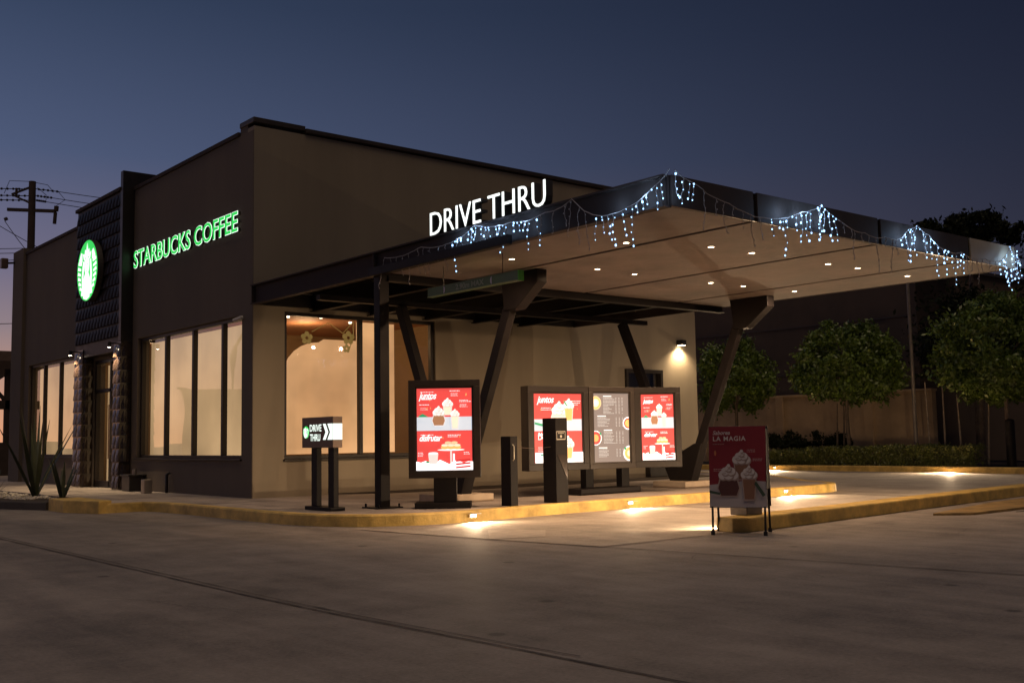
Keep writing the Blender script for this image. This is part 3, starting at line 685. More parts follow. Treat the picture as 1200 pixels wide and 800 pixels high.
PE = dict(glass=emit('poster_glass', (.80,.72,.68), .95), cream=emit('poster_whip', (.95,.93,.90), 1.1), swirl=emit('poster_swirl', (.70,.58,.50), .9))
def flares(a, w_, z0, z1, n, m, seed):
    rnd = random.Random(seed)
    for _ in range(n):
        x, z = rnd.uniform(-w_/2+.03,w_/2-.03), rnd.uniform(z0,z1); r_ = rnd.uniform(.008,.014)
        a.poly([(x-r_*.6,z),(x,z-r_),(x+r_*.6,z),(x,z+r_*2.2)], m)
def poster_a(parent, w_, h, z0, y):
    """two-part drinks and snacks poster"""
    a = Art(y); x0, x1 = -w_/2, w_/2; zm = z0+h*.475
    a.rect(x0,z0,x1,z0+h,ER); 
    a.rect(x0,zm,x1,zm+h*.17,EG); a.rect(x0,zm-.004,x1,zm+.004,EDK if False else ERD)
    flares(a, w_, zm+h*.25, z0+h*.95, 7, EFL, 4); flares(a, w_, z0+h*.2, zm-h*.03, 5, EFL, 6)
    # upper drinks
    cup(a, w_*.06, zm+h*.19, w_*.19, h*.20, ECR, PE); cup(a, -w_*.10, zm+h*.06, w_*.21, h*.26, ECO, PE, True); cup(a, w_*.19, zm+h*.02, w_*.16, h*.27, ECR, PE)
    a.poly([(x0+.03,zm+h*.17),(x0+w_*.22,zm+h*.17),(x0+w_*.12,zm+h*.21),(x0+.05,zm+h*.19)], EGR)
    a.text('juntos', x0+w_*.06, z0+h*.865, w_*.17, EW, .003, .35, .95, width=w_*.32)
    a.rect(x0+w_*.10, z0+h*.855, x0+w_*.28, z0+h*.862, EW)
    lines(a, x0+w_*.08, z0+h*.945, w_*.30, 1, .02, EW, .006, 1)
    lines(a, w_*.10, z0+h*.955, w_*.22, 1, .02, EW, .008, 2); lines(a, w_*.12, z0+h*.925, w_*.16, 3, .016, EW, .004, 3)
    lines(a, w_*.27, z0+h*.84, w_*.18, 2, .018, EW, .007, 4); lines(a, w_*.28, z0+h*.79, w_*.14, 3, .016, EW, .004, 5)
    lines(a, x0+w_*.06, z0+h*.79, w_*.2, 1, .02, EW, .008, 6); lines(a, x0+w_*.08, z0+h*.75, w_*.14, 2, .02, EW, .004, 7)
    # lower snacks on snow
    pts = [(x0,z0),(x1,z0),(x1,z0+h*.10)]+[(x1-w_*k/12, z0+h*(.10+.018*math.sin(k*2.1)+.012*math.sin(k*4.7))) for k in range(1,12)]+[(x0,z0+h*.11)]
    a.poly(pts, ESN)
    a.poly([(w_*.16-.01,z0+h*.10),(w_*.18,z0+h*.10),(w_*.18,z0+h*.2),(w_*.16-.01,z0+h*.2)], EW)
    a.rect(w_*.10,z0+h*.09,w_*.13,z0+h*.23,PE['glass'])
    a.circ(w_*.115,z0+h*.245,w_*.24,PE['cream'],h*.012)
    for dx in (-.11,0,.11): a.circ(w_*(.115+dx),z0+h*.275,w_*.07,EGO,h*.024,16); a.circ(w_*(.115+dx),z0+h*.30,w_*.06,ECR,h*.015,14)
    for dx in (-.05,.06): a.circ(w_*(.115+dx),z0+h*.33,w_*.06,ETN,h*.018,14)
    a.poly([(-w_*.27,z0+h*.08),(-w_*.13,z0+h*.08),(-w_*.11,z0+h*.20),(-w_*.29,z0+h*.20)], PE['glass']); a.circ(-w_*.2,z0+h*.205,w_*.085,EW,h*.014)
    a.circ(-w_*.30,z0+h*.10,w_*.03,EGR,h*.012,10)
    for k in range(3): a.poly([(w_*.20,z0+h*(.02+.04*k)),(w_*.46,z0+h*(.035+.04*k)),(w_*.46,z0+h*(.055+.04*k)),(w_*.20,z0+h*(.04+.04*k))], ERD)
    a.text('disfrutar', x0+w_*.05, z0+h*.355, w_*.16, EW, .003, .35, .95, width=w_*.40)
    lines(a, x0+w_*.08, z0+h*.425, w_*.32, 1, .02, EW, .006, 8)
    lines(a, w_*.06, z0+h*.42, w_*.24, 2, .022, EW, .008, 9)
    lines(a, x0+w_*.03, z0+h*.21, w_*.08, 3, .022, EW, .006, 10); lines(a, w_*.34, z0+h*.21, w_*.12, 2, .022, EW, .006, 11)
    return a.build('poster', parent)
def poster_b(parent, w_, h, z0, y, mats=None):
    """single drink campaign poster, red over a pale table"""
    a = Art(y); x0, x1 = -w_/2, w_/2; zm = z0+h*.46
    a.rect(x0,z0,x1,z0+h,ER); a.rect(x0,zm,x1,zm+h*.17,EG); flares(a, w_, zm+h*.25, z0+h*.95, 7, EFL, 14)
    cup(a, w_*.02, zm+h*.13, w_*.30, h*.26, ECR, PE, True); cup(a, w_*.22, zm+h*.14, w_*.22, h*.34, EGO, PE)
    a.poly([(w_*.10,z0+h*.90),(w_*.13,z0+h*.90),(w_*.19,z0+h*.83),(w_*.16,z0+h*.83)], EGR)
    a.poly([(x0,zm+h*.13),(x0+w_*.35,zm+h*.07),(x0+w_*.30,zm+h*.04),(x0,zm+h*.10)], EGR)
    a.text('juntos', x0+w_*.06, z0+h*.87, w_*.17, EW, .003, .35, .95, width=w_*.36)
    lines(a, x0+w_*.14, z0+h*.79, w_*.2, 2, .03, EW, .008, 21); lines(a, w_*.26, z0+h*.89, w_*.2, 3, .03, EW, .008, 22)
    a.rect(x0,z0,x1,z0+h*.15,EW)
    a.text('Saborea', x0+w_*.06, z0+h*.39, w_*.08, EW, .003, .25, width=w_*.22); a.text('LA MAGIA', x0+w_*.06, z0+h*.335, w_*.09, EW, .002, width=w_*.46, spacing=1.1)
    lines(a, x0+w_*.06, z0+h*.22, w_*.15, 3, .03, EW, .006, 23)
    cup(a, w_*.18, z0+h*.05, w_*.26, h*.32, EGO, PE); a.poly([(x0+w_*.1,z0+h*.10),(x0+w_*.3,z0+h*.13),(x0+w_*.3,z0+h*.15),(x0+w_*.1,z0+h*.12)], EGR)
    return a.build('poster', parent)
def menu_list(parent, w_, h, z0, y):
    a = Art(y); x0, x1 = -w_/2, w_/2
    a.rect(x0,z0,x1,z0+h,EMB)
    def ring(cx, cz, r_, cols):
        lim = lambda p: (min(max(p[0],x0),x1), p[1])
        for f_, m in cols: a.poly([lim((cx+r_*f_*math.cos(R(k*12)), cz+r_*f_*math.sin(R(k*12)))) for k in range(30)], m)
    ring(x0+w_*.06, z0+h*.86, w_*.16, [(1,ETN),(.86,EGO),(.62,ECR),(.26,EW)])
    ring(x1-w_*.02, z0+h*.56, w_*.15, [(1,EW),(.8,ERD),(.6,EGO)])
    ring(x0+w_*.04, z0+h*.35, w_*.17, [(1,EW),(.88,ER),(.5,EFL)])
    ring(x1-w_*.0, z0+h*.12, w_*.18, [(1,EW),(.8,EGO),(.4,ECR)])
    a.circ(x1-w_*.12, z0+h*.19, w_*.03, EGR); a.circ(x0+w_*.17, z0+h*.41, w_*.03, EGR)
    MW = emit('menu_line', (.62,.60,.58), 1.0); MW2 = emit('menu_heading', (.9,.9,.9), 1.05)
    rnd = random.Random(5); rows = []; prices = []; heads = []
    for (zt, n, xo) in ((.95,13,.27),(.66,8,.10),(.455,10,.27),(.20,7,.12)):
        heads.append([(x0+w_*xo,z0+h*zt),(x0+w_*(xo+.24),z0+h*zt),(x0+w_*(xo+.24),z0+h*zt+.016),(x0+w_*xo,z0+h*zt+.016)])
        for j in range(1,n):
            zz = z0+h*zt-j*h*.0205; xx = x0+w_*xo; e_ = xx+w_*rnd.uniform(.14,.34)
            while xx < e_:
                q = rnd.uniform(.012,.035); rows.append([(xx,zz),(xx+q,zz),(xx+q,zz+.007),(xx,zz+.007)]); xx += q+.005
            for c_ in (.62,.71,.80):
                if c_ > .75 and rnd.random() < .2: continue
                xx = x0+w_*c_; prices.append([(xx,zz),(xx+.022,zz),(xx+.022,zz+.007),(xx,zz+.007)])
    a.polys(rows, MW); a.polys(prices, MW); a.polys(heads, MW2)
    return a.build('menu_sheet', parent)
def cabinet(mb_parent, w_, z0, z1, dep=.20, border=.095, mt=FRAME):
    """frame box, open at the front with a bevelled rim"""
    mb = MB(); x0, x1 = -w_/2, w_/2
    mb.box(x0,x1,.0,dep,z0,z1)
    b = border
    for (a0,a1,c0,c1) in ((x0,x1,z0,z0+b),(x0,x1,z1-b,z1),(x0,x0+b,z0+b,z1-b),(x1-b,x1,z0+b,z1-b)): mb.box(a0,a1,-.035,0,c0,c1)
    i = .022
    for (a0,a1,c0,c1) in ((x0+b,x1-b,z0+b,z0+b+i),(x0+b,x1-b,z1-b-i,z1-b),(x0+b,x0+b+i,z0+b+i,z1-b-i),(x1-b-i,x1-b,z0+b+i,z1-b-i)): mb.box(a0,a1,-.020,-.001,c0,c1)
    return mb.build('cabinet', mt, mb_parent, world=False, bevel=.005)
# single board
az = R(-39)
t_ = thing('menu_board', 'single lit red menu board with drinks poster on a dark pedestal', 'menu board', (.50,-4.93,.15), az)
cb = cabinet(t_, 1.00, .42, 1.78)
cb.location = (0,-.02,0)
poster_a(cb, .785, 1.145, .527, -.004)
mb = MB(); mb.box(-.16,.16,.02,.22,.06,.419); mb.build('post', STEEL, t_, world=False, bevel=.006)
mb = MB(); mb.box(-.42,.36,-.10,.32,.002,.085); mb.build('base', STEEL, t_, world=False, bevel=.008)
# folded triple board
V3 = [Vector((2.86,-3.93,0)), Vector((4.03,-4.12,0)), Vector((4.97,-4.27,0)), Vector((5.66,-4.72,0))]
t_ = thing('menu_board', 'wide folding menu board of three lit panels behind the order post', 'menu board', (4.3,-4.15,.15))
for i in range(3):
    a, b = V3[i], V3[i+1]; ln_ = (b-a).length; an = math.atan2(b.y-a.y, b.x-a.x); c = (a+b)/2
    cb = cabinet(t_, ln_-.012, .42, 1.79-.004*i, border=.10 if i != 1 else .085, mt=FRAME if i != 1 else mat('bronze_frame_light', (.035,.027,.023), .4, .1))
    cb.location = (c.x-4.3, c.y+4.15, 0); cb.rotation_euler = (0,0,an)
    if i == 0: poster_b(cb, ln_-.26, 1.12, .545, -.004)
    elif i == 1: menu_list(cb, ln_-.23, 1.15, .53, -.004)
    else: poster_a(cb, ln_-.26, 1.12, .545, -.004)
for x, y in ((4.22,-3.87),(4.92,-4.02)):
    mb = MB(); mb.box(x-.09,x+.09,y-.07,y+.07,.25,.57); mb.build('post', STEEL, t_, bevel=.006)
mb = MB(); mb.box(3.75,5.15,-4.22,-3.72,.152,.25); mb.build('base', STEEL, t_, bevel=.01)
# order post
t_ = thing('order_post', 'tall square dark order post with a small framed label near its top', 'order post', (2.30,-5.24,.15), 0)
mb = MB(); mb.box(-.117,.117,-.13,.16,.0,1.24); mb.build('body', STEEL, t_, world=False, bevel=.006)
mb = MB(); mb.prism([(-.09,.70),(.10,.70),(.10,.34)], 'y', -.136, -.131); mb.build('speaker_panel', mat('glossy_panel', (.045,.034,.03), .15, .3), t_, world=False)
a = Art(-.132); SLV = mat('silver_rim', (.6,.56,.48), .35, .3); a.rect(-.10,.92,.075,1.045,SLV); a.rect(-.092,.93,.067,1.035,RUBBER); a.circ(-.012,.968,.020,SLV)
for k in range(4): a.rect(-.062+.027*k,1.008,-.045+.027*k,1.026,SLV)
a.build('label_plate', t_)
# bollard with clip and chain
t_ = thing('bollard', 'short square dark bollard between the single menu board and the order post', 'bollard', (1.38,-5.27,.15), 0)
mb = MB(); mb.box(-.065,.065,-.11,.11,.0,.98); mb.build('body', STEEL, t_, world=False, bevel=.006)
mb = MB(); mb.tube([(-.02,-.108,.86),(-.02,-.135,.84),(-.02,-.135,.66),(-.02,-.108,.64)], .008, 8); mb.build('clip', SLV, t_, world=False)
mb = MB()
pts = [Vector((1.44,-5.30,.99)).lerp(Vector((2.185,-5.26,.97)), k/10)-Vector((0,0,.03*math.sin(math.pi*k/10))) for k in range(11)]
tag(MB().tube(pts, .003, 6).build('barrier_cord', PLATE), 'thin cord strung between the bollard and the order post', 'cord')
# direction sign box
t_ = thing('direction_sign', 'small brown drive-thru sign box on two legs with glowing white arrows', 'sign', (-.85,-3.755,.15), R(-90))
mb = MB(); mb.box(-.435,.435,.0,.15,.865,1.292); mb.build('box', PLATE, t_, world=False, bevel=.004)
a = Art(-.0008)
a.text('DRIVE', -.215, 1.095, .135, WHITE, .002, width=.33); a.text('THRU', -.20, .962, .135, WHITE, .002, width=.29)
for x in (.165,):
    a.poly([(x,.975),(x+.075,.975),(x+.15,1.08),(x+.075,1.195),(x,1.195),(x+.075,1.08)], WHITE)
a.poly([(.29,.975),(.434,.975),(.434,1.195),(.29,1.195),(.365,1.08)], WHITE)
a.build('lettering', t_)
e = emblem(t_, .085, -.0008, 'emblem'); e.location = (-.315,0,1.085)
mb = MB(); mb.box(.4355,.4375,.004,.146,.975,1.195); mb.build('side_light', WHITE, t_, world=False)
for x in (-.16,.31):
    mb = MB(); mb.box(x-.075,x+.075,.04,.12,.05,.864); mb.build('leg', STEEL, t_, world=False, bevel=.004)
mb = MB(); mb.box(-.30,.42,-.03,.20,.002,.05); mb.build('base', STEEL, t_, world=False, bevel=.005)

# ---- A-board
t_ = thing('sandwich_board', 'dark red folding pavement sign showing whipped cream drinks on black legs', 'sandwich board', (1.155,-9.505,0), R(-59))
AR = mat('print_red', (.21,.015,.019), .45); ARD = mat('print_table', (.42,.38,.37), .45); AW = mat('print_white', (.58,.54,.51), .45)
AG = mat('print_glass', (.36,.28,.24), .45); ACO = mat('print_coffee', (.09,.032,.022), .4); ACR = mat('print_caramel', (.22,.11,.06), .45); ASW = mat('print_swirl', (.32,.24,.20), .5); ALF = mat('print_leaf', (.04,.07,.04), .5); AOR = mat('print_flame', (.45,.16,.06), .5)
lean = R(5)
front = MB(); front.box(-.315,.315,.0,.018,.30,1.20); fo = front.build('front_panel', mat('board_edge', (.03,.02,.02), .5), t_, world=False, bevel=.003); fo.rotation_euler = (-lean,0,0)
a = Art(-.001); x0, x1 = -.312, .312
a.rect(x0,.305,x1,1.195,AR); 
a.poly([(x0,.305),(x1,.305),(x1,.585),(.1,.60),(-.1,.57),(x0,.55)], ARD)
PA = dict(glass=AG, cream=AW, swirl=ASW)
cup(a, .045, .60, .20, .33, ACR, PA); cup(a, -.10, .42, .22, .38, ACO, PA, True); cup(a, .125, .375, .18, .42, ACR, PA)
a.poly([(.20,.59),(.30,.44),(.27,.42),(.18,.56)], ALF); a.poly([(-.31,.49),(-.18,.46),(-.20,.44),(-.31,.46)], ALF)
a.circ(-.24,.90,.012,AOR,.03,12)
a.text('Saborea', -.265, 1.105, .062, AW, .001, .25, width=.19); a.text('LA MAGIA', -.265, 1.035, .072, AW, .0012, width=.36, spacing=1.15)
lines(a, -.265, .995, .14, 1, .02, ASW, .006, 41); lines(a, .11, .93, .10, 2, .02, AW, .004, 42); lines(a, .17, .83, .11, 2, .018, AW, .004, 43); lines(a, -.26, .72, .11, 2, .018, AW, .004, 44)
a.build('poster', fo)
back = MB(); back.box(-.315,.315,-.018,.0,.30,1.20); bo = back.build('back_panel', _m['board_edge'], t_, world=False, bevel=.003); bo.location = (0,.44,0); bo.rotation_euler = (R(6.0),0,0)
def lg(x, back_):
    mb = MB()
    if back_: mb.bar((x,.475,.02),(x,.425,.33), .022, .022)
    else: mb.bar((x,.012,.02),(x,.036,.31), .022, .022)
    l_ = mb.build('leg', RUBBER, t_, world=False)
    f_ = MB(); y = .475 if back_ else .010; f_.box(x-.02,x+.02,y-.02,y+.02,.0,.045); f_.build('foot', RUBBER, l_, world=False)
for x in (-.285,.285): lg(x, False); lg(x, True)
mb = MB(); mb.prism([(.03,.50),(.41,.50),(.30,1.16),(.11,1.16)], 'x', .306, .312); mb.build('side_cloth', RUBBER, t_, world=False)

# grey post on the island nose
t_ = thing('island_post', 'grey square concrete post on the yellow island nose behind the sandwich board', 'post', (1.88,-9.04,.165))
mb = MB(); mb.box(1.73,2.02,-9.17,-8.92,.166,.62); mb.build('shaft', mat('grey_post', (.16,.14,.13), .7, var=.2, bump=.4), t_, bevel=.012)
mb = MB(); mb.box(1.71,2.04,-9.19,-8.90,.62,.66); mb.build('cap', _m['grey_post'], t_, bevel=.01)

# ---- recessed kerb lights
KL = emit('kerb_lamp_lens', (1,.80,.50), 30)
def kerb_light(x, y, d, lab, power=22, z=.085):
    if power != 22: power *= 2.4
    d = Vector((d[0],d[1],0)).normalized(); q = Vector((-d.y,d.x,0)); o = Vector((x,y,z))
    t_ = thing('kerb_light', lab, 'kerb light', (x,y,z), group='lights set into the yellow kerbs')
    mb = MB(); mb.add([o+d*.006+q*s*.06+Vector((0,0,u*.022)) for s,u in ((-1,-1),(1,-1),(1,1),(-1,1))]+[o-d*.02+q*s*.06+Vector((0,0,u*.022)) for s,u in ((-1,-1),(1,-1),(1,1),(-1,1))], [(0,1,2,3),(4,7,6,5),(0,4,5,1),(1,5,6,2),(2,6,7,3),(3,7,4,0)])
    hz = .026
    hp = [o+q*.075+d*.0, o-q*.075+d*.0, o-q*.075+d*.088, o+q*.075+d*.088]  # hood plate added over the lens to cut off upward light
    mb.add([p+Vector((0,0,hz)) for p in hp]+[p+Vector((0,0,hz+.008)) for p in hp], [(0,1,2,3),(4,7,6,5),(0,4,5,1),(1,5,6,2),(2,6,7,3),(3,7,4,0)])
    mb.build('housing', SLV, t_)
    mb = MB(); mb.add([o+d*.0085+q*s*.042+Vector((0,0,u*.016)) for s,u in ((-1,-1),(1,-1),(1,1),(-1,1))], [(0,1,2,3)]); mb.build('lens', KL, t_, fix=False)
    area_spot('kerb_lamp', tuple(o+d*.045+Vector((0,0,.008))), (d.x,d.y,-.10), power*(6.5 if power == 22 else 8), (1,.70,.42), .008, 168, .5, t_)
kerb_light(.42,-5.665,(.0,-1),'lit kerb lamp in front of the single menu board')
kerb_light(3.62,-5.452,(0,-1),'lit kerb lamp in the yellow kerb in front of the triple menu board')
kerb_light(7.6,-5.402,(0,-1),'kerb lamp behind the sandwich board near the kerb nose', 16)
kerb_light(18.585,3.05,(-1,0),'small lit lamp in the far kerb beside the sandwich board', 44)
kerb_light(18.79,-2.45,(-1,0),'small lit lamp in the far kerb at the right in front of the hedge', 44)
kerb_light(1.75,-8.97,(.12,1),'island kerb lamp facing the lane beside the island post', 18)
kerb_light(5.2,-8.655,(-.09,1),'island kerb lamp facing the lane midway along the island', 16)
kerb_light(9.3,-8.295,(-.09,1),'island kerb lamp facing the lane at the right end of the island', 16)

# ================================================================== ICICLE LIGHTS
BULB = emit('led_bulb', (.34,.60,.98), 3.3); WIREM = mat('string_wire', (.30,.28,.28), .5)
proto_me = None
def bulb_mesh():
    global proto_me
    if proto_me is None:
        m_ = MB(); m_.blob((0,0,0), .0095, .0095, .013, n=7, m=4)
        ob = m_.build('bulb', BULB); proto_me = ob.data; bpy.data.objects.remove(ob)
    return proto_me
def string(label, path, lit, axis, seed, glow):
    """path: points along the wire; lit: parameter ranges (in the running coordinate) where bulbs glow"""
    rnd = random.Random(seed); P_ = [Vector(p) for p in path]
    t_ = thing('icicle_light_string', label, 'string lights', tuple(P_[0]), group='icicle lights on the canopy edge')
    # resample with sag
    pts = []
    for a, b in zip(P_, P_[1:]):
        n = max(3, int((b-a).length/.07))
        for k in range(n):
            t = k/n; p = a.lerp(b, t); p.z -= .06*min(1,(b-a).length)*math.sin(math.pi*t); p += Vector((rnd.uniform(-.006,.006),rnd.uniform(-.006,.006),rnd.uniform(-.006,.006))); pts.append(p)
    pts.append(P_[-1]); mb = MB(); mb.tube(pts, .0055, 5, cap=False)
    co = []; run = .0; nextdrop = .05
    islit = lambda v: any(a <= v <= b for a, b in lit)
    for p, q in zip(pts, pts[1:]):
        run += (q-p).length
        v = p.y if axis == 'y' else p.x
        if rnd.random() < .45 and islit(v): co.append(p+Vector((0,0,-.01)))
        if run > nextdrop:
            nextdrop += rnd.uniform(.07,.15) if islit(v) else rnd.uniform(.12,.24); ln_ = rnd.choice((.12,.2,.28,.36,.45))
            dp = [p.copy()]; k = int(ln_/.04); dx = rnd.uniform(-.3,.3)
            for j in range(k):
                st = Vector((rnd.uniform(-.018,.018)+ (.012*dx if axis=='x' else 0), rnd.uniform(-.012,.012)+(.012*dx if axis=='y' else 0), -.04)); dp.append(dp[-1]+st)
                if j > k-3: dp[-1] += Vector((.014*dx,.014*dx,.006))
            mb.tube(dp, .004, 4, cap=False)
            for j, c in enumerate(dp[1:]):
                if j % 2 == 0:
                    cc = c+Vector((rnd.uniform(-.012,.012),rnd.uniform(-.012,.012),0))
                    if islit(v) : co.append(cc)
                    else: mb.blob(cc, .007, .007, .011, n=5, m=3)
    mb.build('wire', WIREM, t_, fix=False)
    me = bulb_mesh()
    if len(co) > 98: rnd.shuffle(co); co = co[:98]
    for c in co:
        o = bpy.data.objects.new('bulb', me); col.objects.link(o); o.parent = t_; o.location = c-P_[0]; q_ = rnd.choice((.55,.7,.85,1.,1.25)); o.scale = (q_,q_,q_)
    for (g, pwr) in glow:
        area_spot('string_glow', g, None, pwr*1.35, (.42,.66,1.0), .03, None, 0, t_)
XF, YF = -.13, -9.80
string('icicle light string along the lower front beam, lit under the white lettering', [(XF,-4.4,3.68),(XF,-5.3,3.70),(XF,-6.0,3.66),(XF,-6.5,3.80),(XF,-7.2,3.72),(XF,-7.85,3.72),(XF,-8.30,3.79)], [(-7.75,-5.9)], 'y', 3,
    [((XF-.05,-6.15,3.70),1.3),((XF-.05,-6.55,3.70),1.6),((XF-.05,-7.0,3.70),1.3),((XF-.05,-7.5,3.68),1.0)])
string('icicle light string climbing to the near canopy corner, lit on its right half', [(XF,-8.31,3.80),(XF,-8.65,3.56),(XF,-8.95,3.52),(XF,-9.25,3.56),(XF,-9.55,3.68),(XF,-9.80,3.84)], [(-9.85,-8.6)], 'y', 5,
    [((XF-.05,-9.0,3.58),.9),((XF-.05,-9.45,3.62),1.6),((XF+.0,-9.86,3.62),1.0)])
string('icicle light string from the canopy corner, unlit then lit at its middle peak', [(-.05,YF,3.84),(.25,YF,3.75),(.81,YF,3.60),(1.56,YF,3.52),(2.1,YF,3.66),(2.53,YF,3.80),(2.9,YF,3.66),(3.45,YF,3.56),(3.9,YF,3.56)], [(-.1,.35),(1.5,2.95)], 'x', 7,
    [((1.8,YF-.05,3.62),1.2),((2.15,YF-.05,3.64),1.7),((2.5,YF-.05,3.64),1.5)])
string('icicle light string on the right part of the long fascia with its peak lit', [(3.9,YF,3.56),(4.23,YF,3.57),(4.45,YF,3.72),(4.66,YF,3.80),(4.95,YF,3.70),(5.29,YF,3.56),(5.8,YF,3.55),(6.46,YF,3.53),(6.9,YF,3.53)], [(4.2,5.9)], 'x', 9,
    [((4.35,YF-.05,3.62),1.4),((4.7,YF-.05,3.62),1.6),((5.05,YF-.05,3.60),1.1)])
string('icicle light cluster hanging from the far right end of the canopy', [(6.9,YF,3.53),(7.05,YF,3.60),(7.25,YF,3.78),(7.38,YF,3.62),(7.55,YF,3.56),(7.62,YF+.1,3.80),(7.64,YF+.2,3.62),(7.62,YF+.45,3.66)], [(6.8,8)], 'x', 13,
    [((7.2,YF-.06,3.62),.9),((7.5,YF-.06,3.60),.9)])

# ================================================================== VEGETATION
def leaves(mb, center, rad, n, size, nclump, rnd, flat=.0, shell=.75, sg=1.):
    c = Vector(center); cl = []
    for _ in range(nclump):
        d = Vector((rnd.gauss(0,1),rnd.gauss(0,1),rnd.gauss(0,1))).normalized()
        if d.z < -flat: d.z = -flat*rnd.random()
        k = rnd.uniform(shell,1.0)*(.92+.16*rnd.random())
        cl.append((Vector((d.x*rad[0],d.y*rad[1],d.z*rad[2]))*k, rnd.uniform(.06,.14)*min(rad)*sg))
    for _ in range(n):
        b, s = rnd.choice(cl); p = c+b+Vector((rnd.gauss(0,s),rnd.gauss(0,s),rnd.gauss(0,s*.8)))
        a = Vector((rnd.gauss(0,1),rnd.gauss(0,1),rnd.gauss(0,1))).normalized(); q = a.cross(Vector((rnd.gauss(0,1),rnd.gauss(0,1),rnd.gauss(0,1)))).normalized()
        l_ = size*rnd.uniform(.6,1.25); w_ = l_*.48
        mb.add([p-a*l_*.5, p+q*w_*.5, p+a*l_*.5, p-q*w_*.5], [(0,1,2,3)])
def tree(name, label, base, th, crown_z, rad, n, size, lm, seed, group='round clipped trees along the far wall', bark=BARK, stems=1, nclump=70, flat=.45, tr=.07, sg=1.):
    rnd = random.Random(seed); t_ = thing(name, label, 'tree', base, group=group); b = Vector(base)
    for s in range(stems):
        mb = MB(); ox = rnd.uniform(-.3,.3) if stems > 1 else 0; oy = rnd.uniform(-.3,.3) if stems > 1 else 0
        top = b+Vector((ox,oy,crown_z-b.z))
        mid = b.lerp(top,.5)+Vector((rnd.uniform(-.05,.05),rnd.uniform(-.05,.05),0))
        mb.tube([b+Vector((ox*.4,oy*.4,0)), mid, top], [tr,tr*.8,tr*.45], 8)
        for k in range(6):
            a = rnd.uniform(0,6.28); st = mid.lerp(top, rnd.uniform(.2,.8)); e_ = st+Vector((math.cos(a)*rad[0]*.6,math.sin(a)*rad[1]*.6,rad[2]*rnd.uniform(.2,.7)))
            mb.tube([st, st.lerp(e_,.5)+Vector((0,0,.1)), e_], [tr*.4,tr*.25,tr*.1], 5)
        mb.build('trunk', bark, t_)
    mb = MB(); leaves(mb, (b.x,b.y,crown_z), rad, n, size, nclump, rnd, flat, sg=sg); mb.build('crown', lm, t_, fix=False)
    return t_
tree('round_tree', 'round clipped tree with a single trunk in the middle of the hedge', (20.6,1.72,.13), 1, 3.12, (1.45,1.62,1.30), 27000, .145, LEAF, 1, nclump=120, flat=.9)
tree('round_tree', 'large round clipped tree at the right edge with bright leaf tips', (20.5,-3.25,.13), 1, 3.28, (1.6,1.85,1.42), 29000, .145, LEAF, 2, nclump=130, flat=.9)
tree('round_tree', 'shadowed round tree partly hidden behind the right V column', (20.9,6.25,.13), 1, 3.0, (1.3,1.3,1.35), 19000, .145, LEAF, 3, nclump=100, flat=.9)
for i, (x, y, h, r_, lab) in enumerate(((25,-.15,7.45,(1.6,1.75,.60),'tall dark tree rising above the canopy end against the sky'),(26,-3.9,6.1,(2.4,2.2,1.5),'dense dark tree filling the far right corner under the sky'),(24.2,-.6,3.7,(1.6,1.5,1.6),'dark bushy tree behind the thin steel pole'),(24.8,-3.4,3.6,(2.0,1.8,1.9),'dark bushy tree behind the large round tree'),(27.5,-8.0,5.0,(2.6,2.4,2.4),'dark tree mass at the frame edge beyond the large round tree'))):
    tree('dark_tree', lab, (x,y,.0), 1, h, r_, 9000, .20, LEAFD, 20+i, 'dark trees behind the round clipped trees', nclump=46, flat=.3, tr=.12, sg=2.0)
# slim pale saplings
for i, (x, y, h, lab) in enumerate(((20.9,-.75,2.4,'slim pale sapling stem just right of the steel pole'),(21.0,-1.15,2.3,'slim pale sapling stem second right of the steel pole'),(20.8,-1.75,2.0,'slim pale sapling stem under the left side of the large round tree'),(21.1,-2.35,2.1,'slim pale leaning sapling stem beneath the large round tree'),(21.0,2.45,1.9,'thin sapling stem left of the middle round tree trunk'),(21.0,2.2,1.9,'thin dark sapling stem beside the middle round tree trunk'))):
    t_ = thing('sapling', lab, 'sapling', (x,y,.13), group='thin sapling stems in the far bed')
    mb = MB(); lean_ = random.uniform(-.12,.12); mb.tube([(x,y,.13),(x,y+lean_*.5,.13+h*.5),(x,y+lean_,.13+h)], [.035,.028,.018], 7); mb.build('trunk', PBARK if i < 4 else BARK, t_)
    mb = MB(); leaves(mb, (x,y+lean_,.13+h+.2), (.3,.3,.3), 260, .12, 8, random.Random(60+i)); mb.build('crown', LEAFD, t_, fix=False)
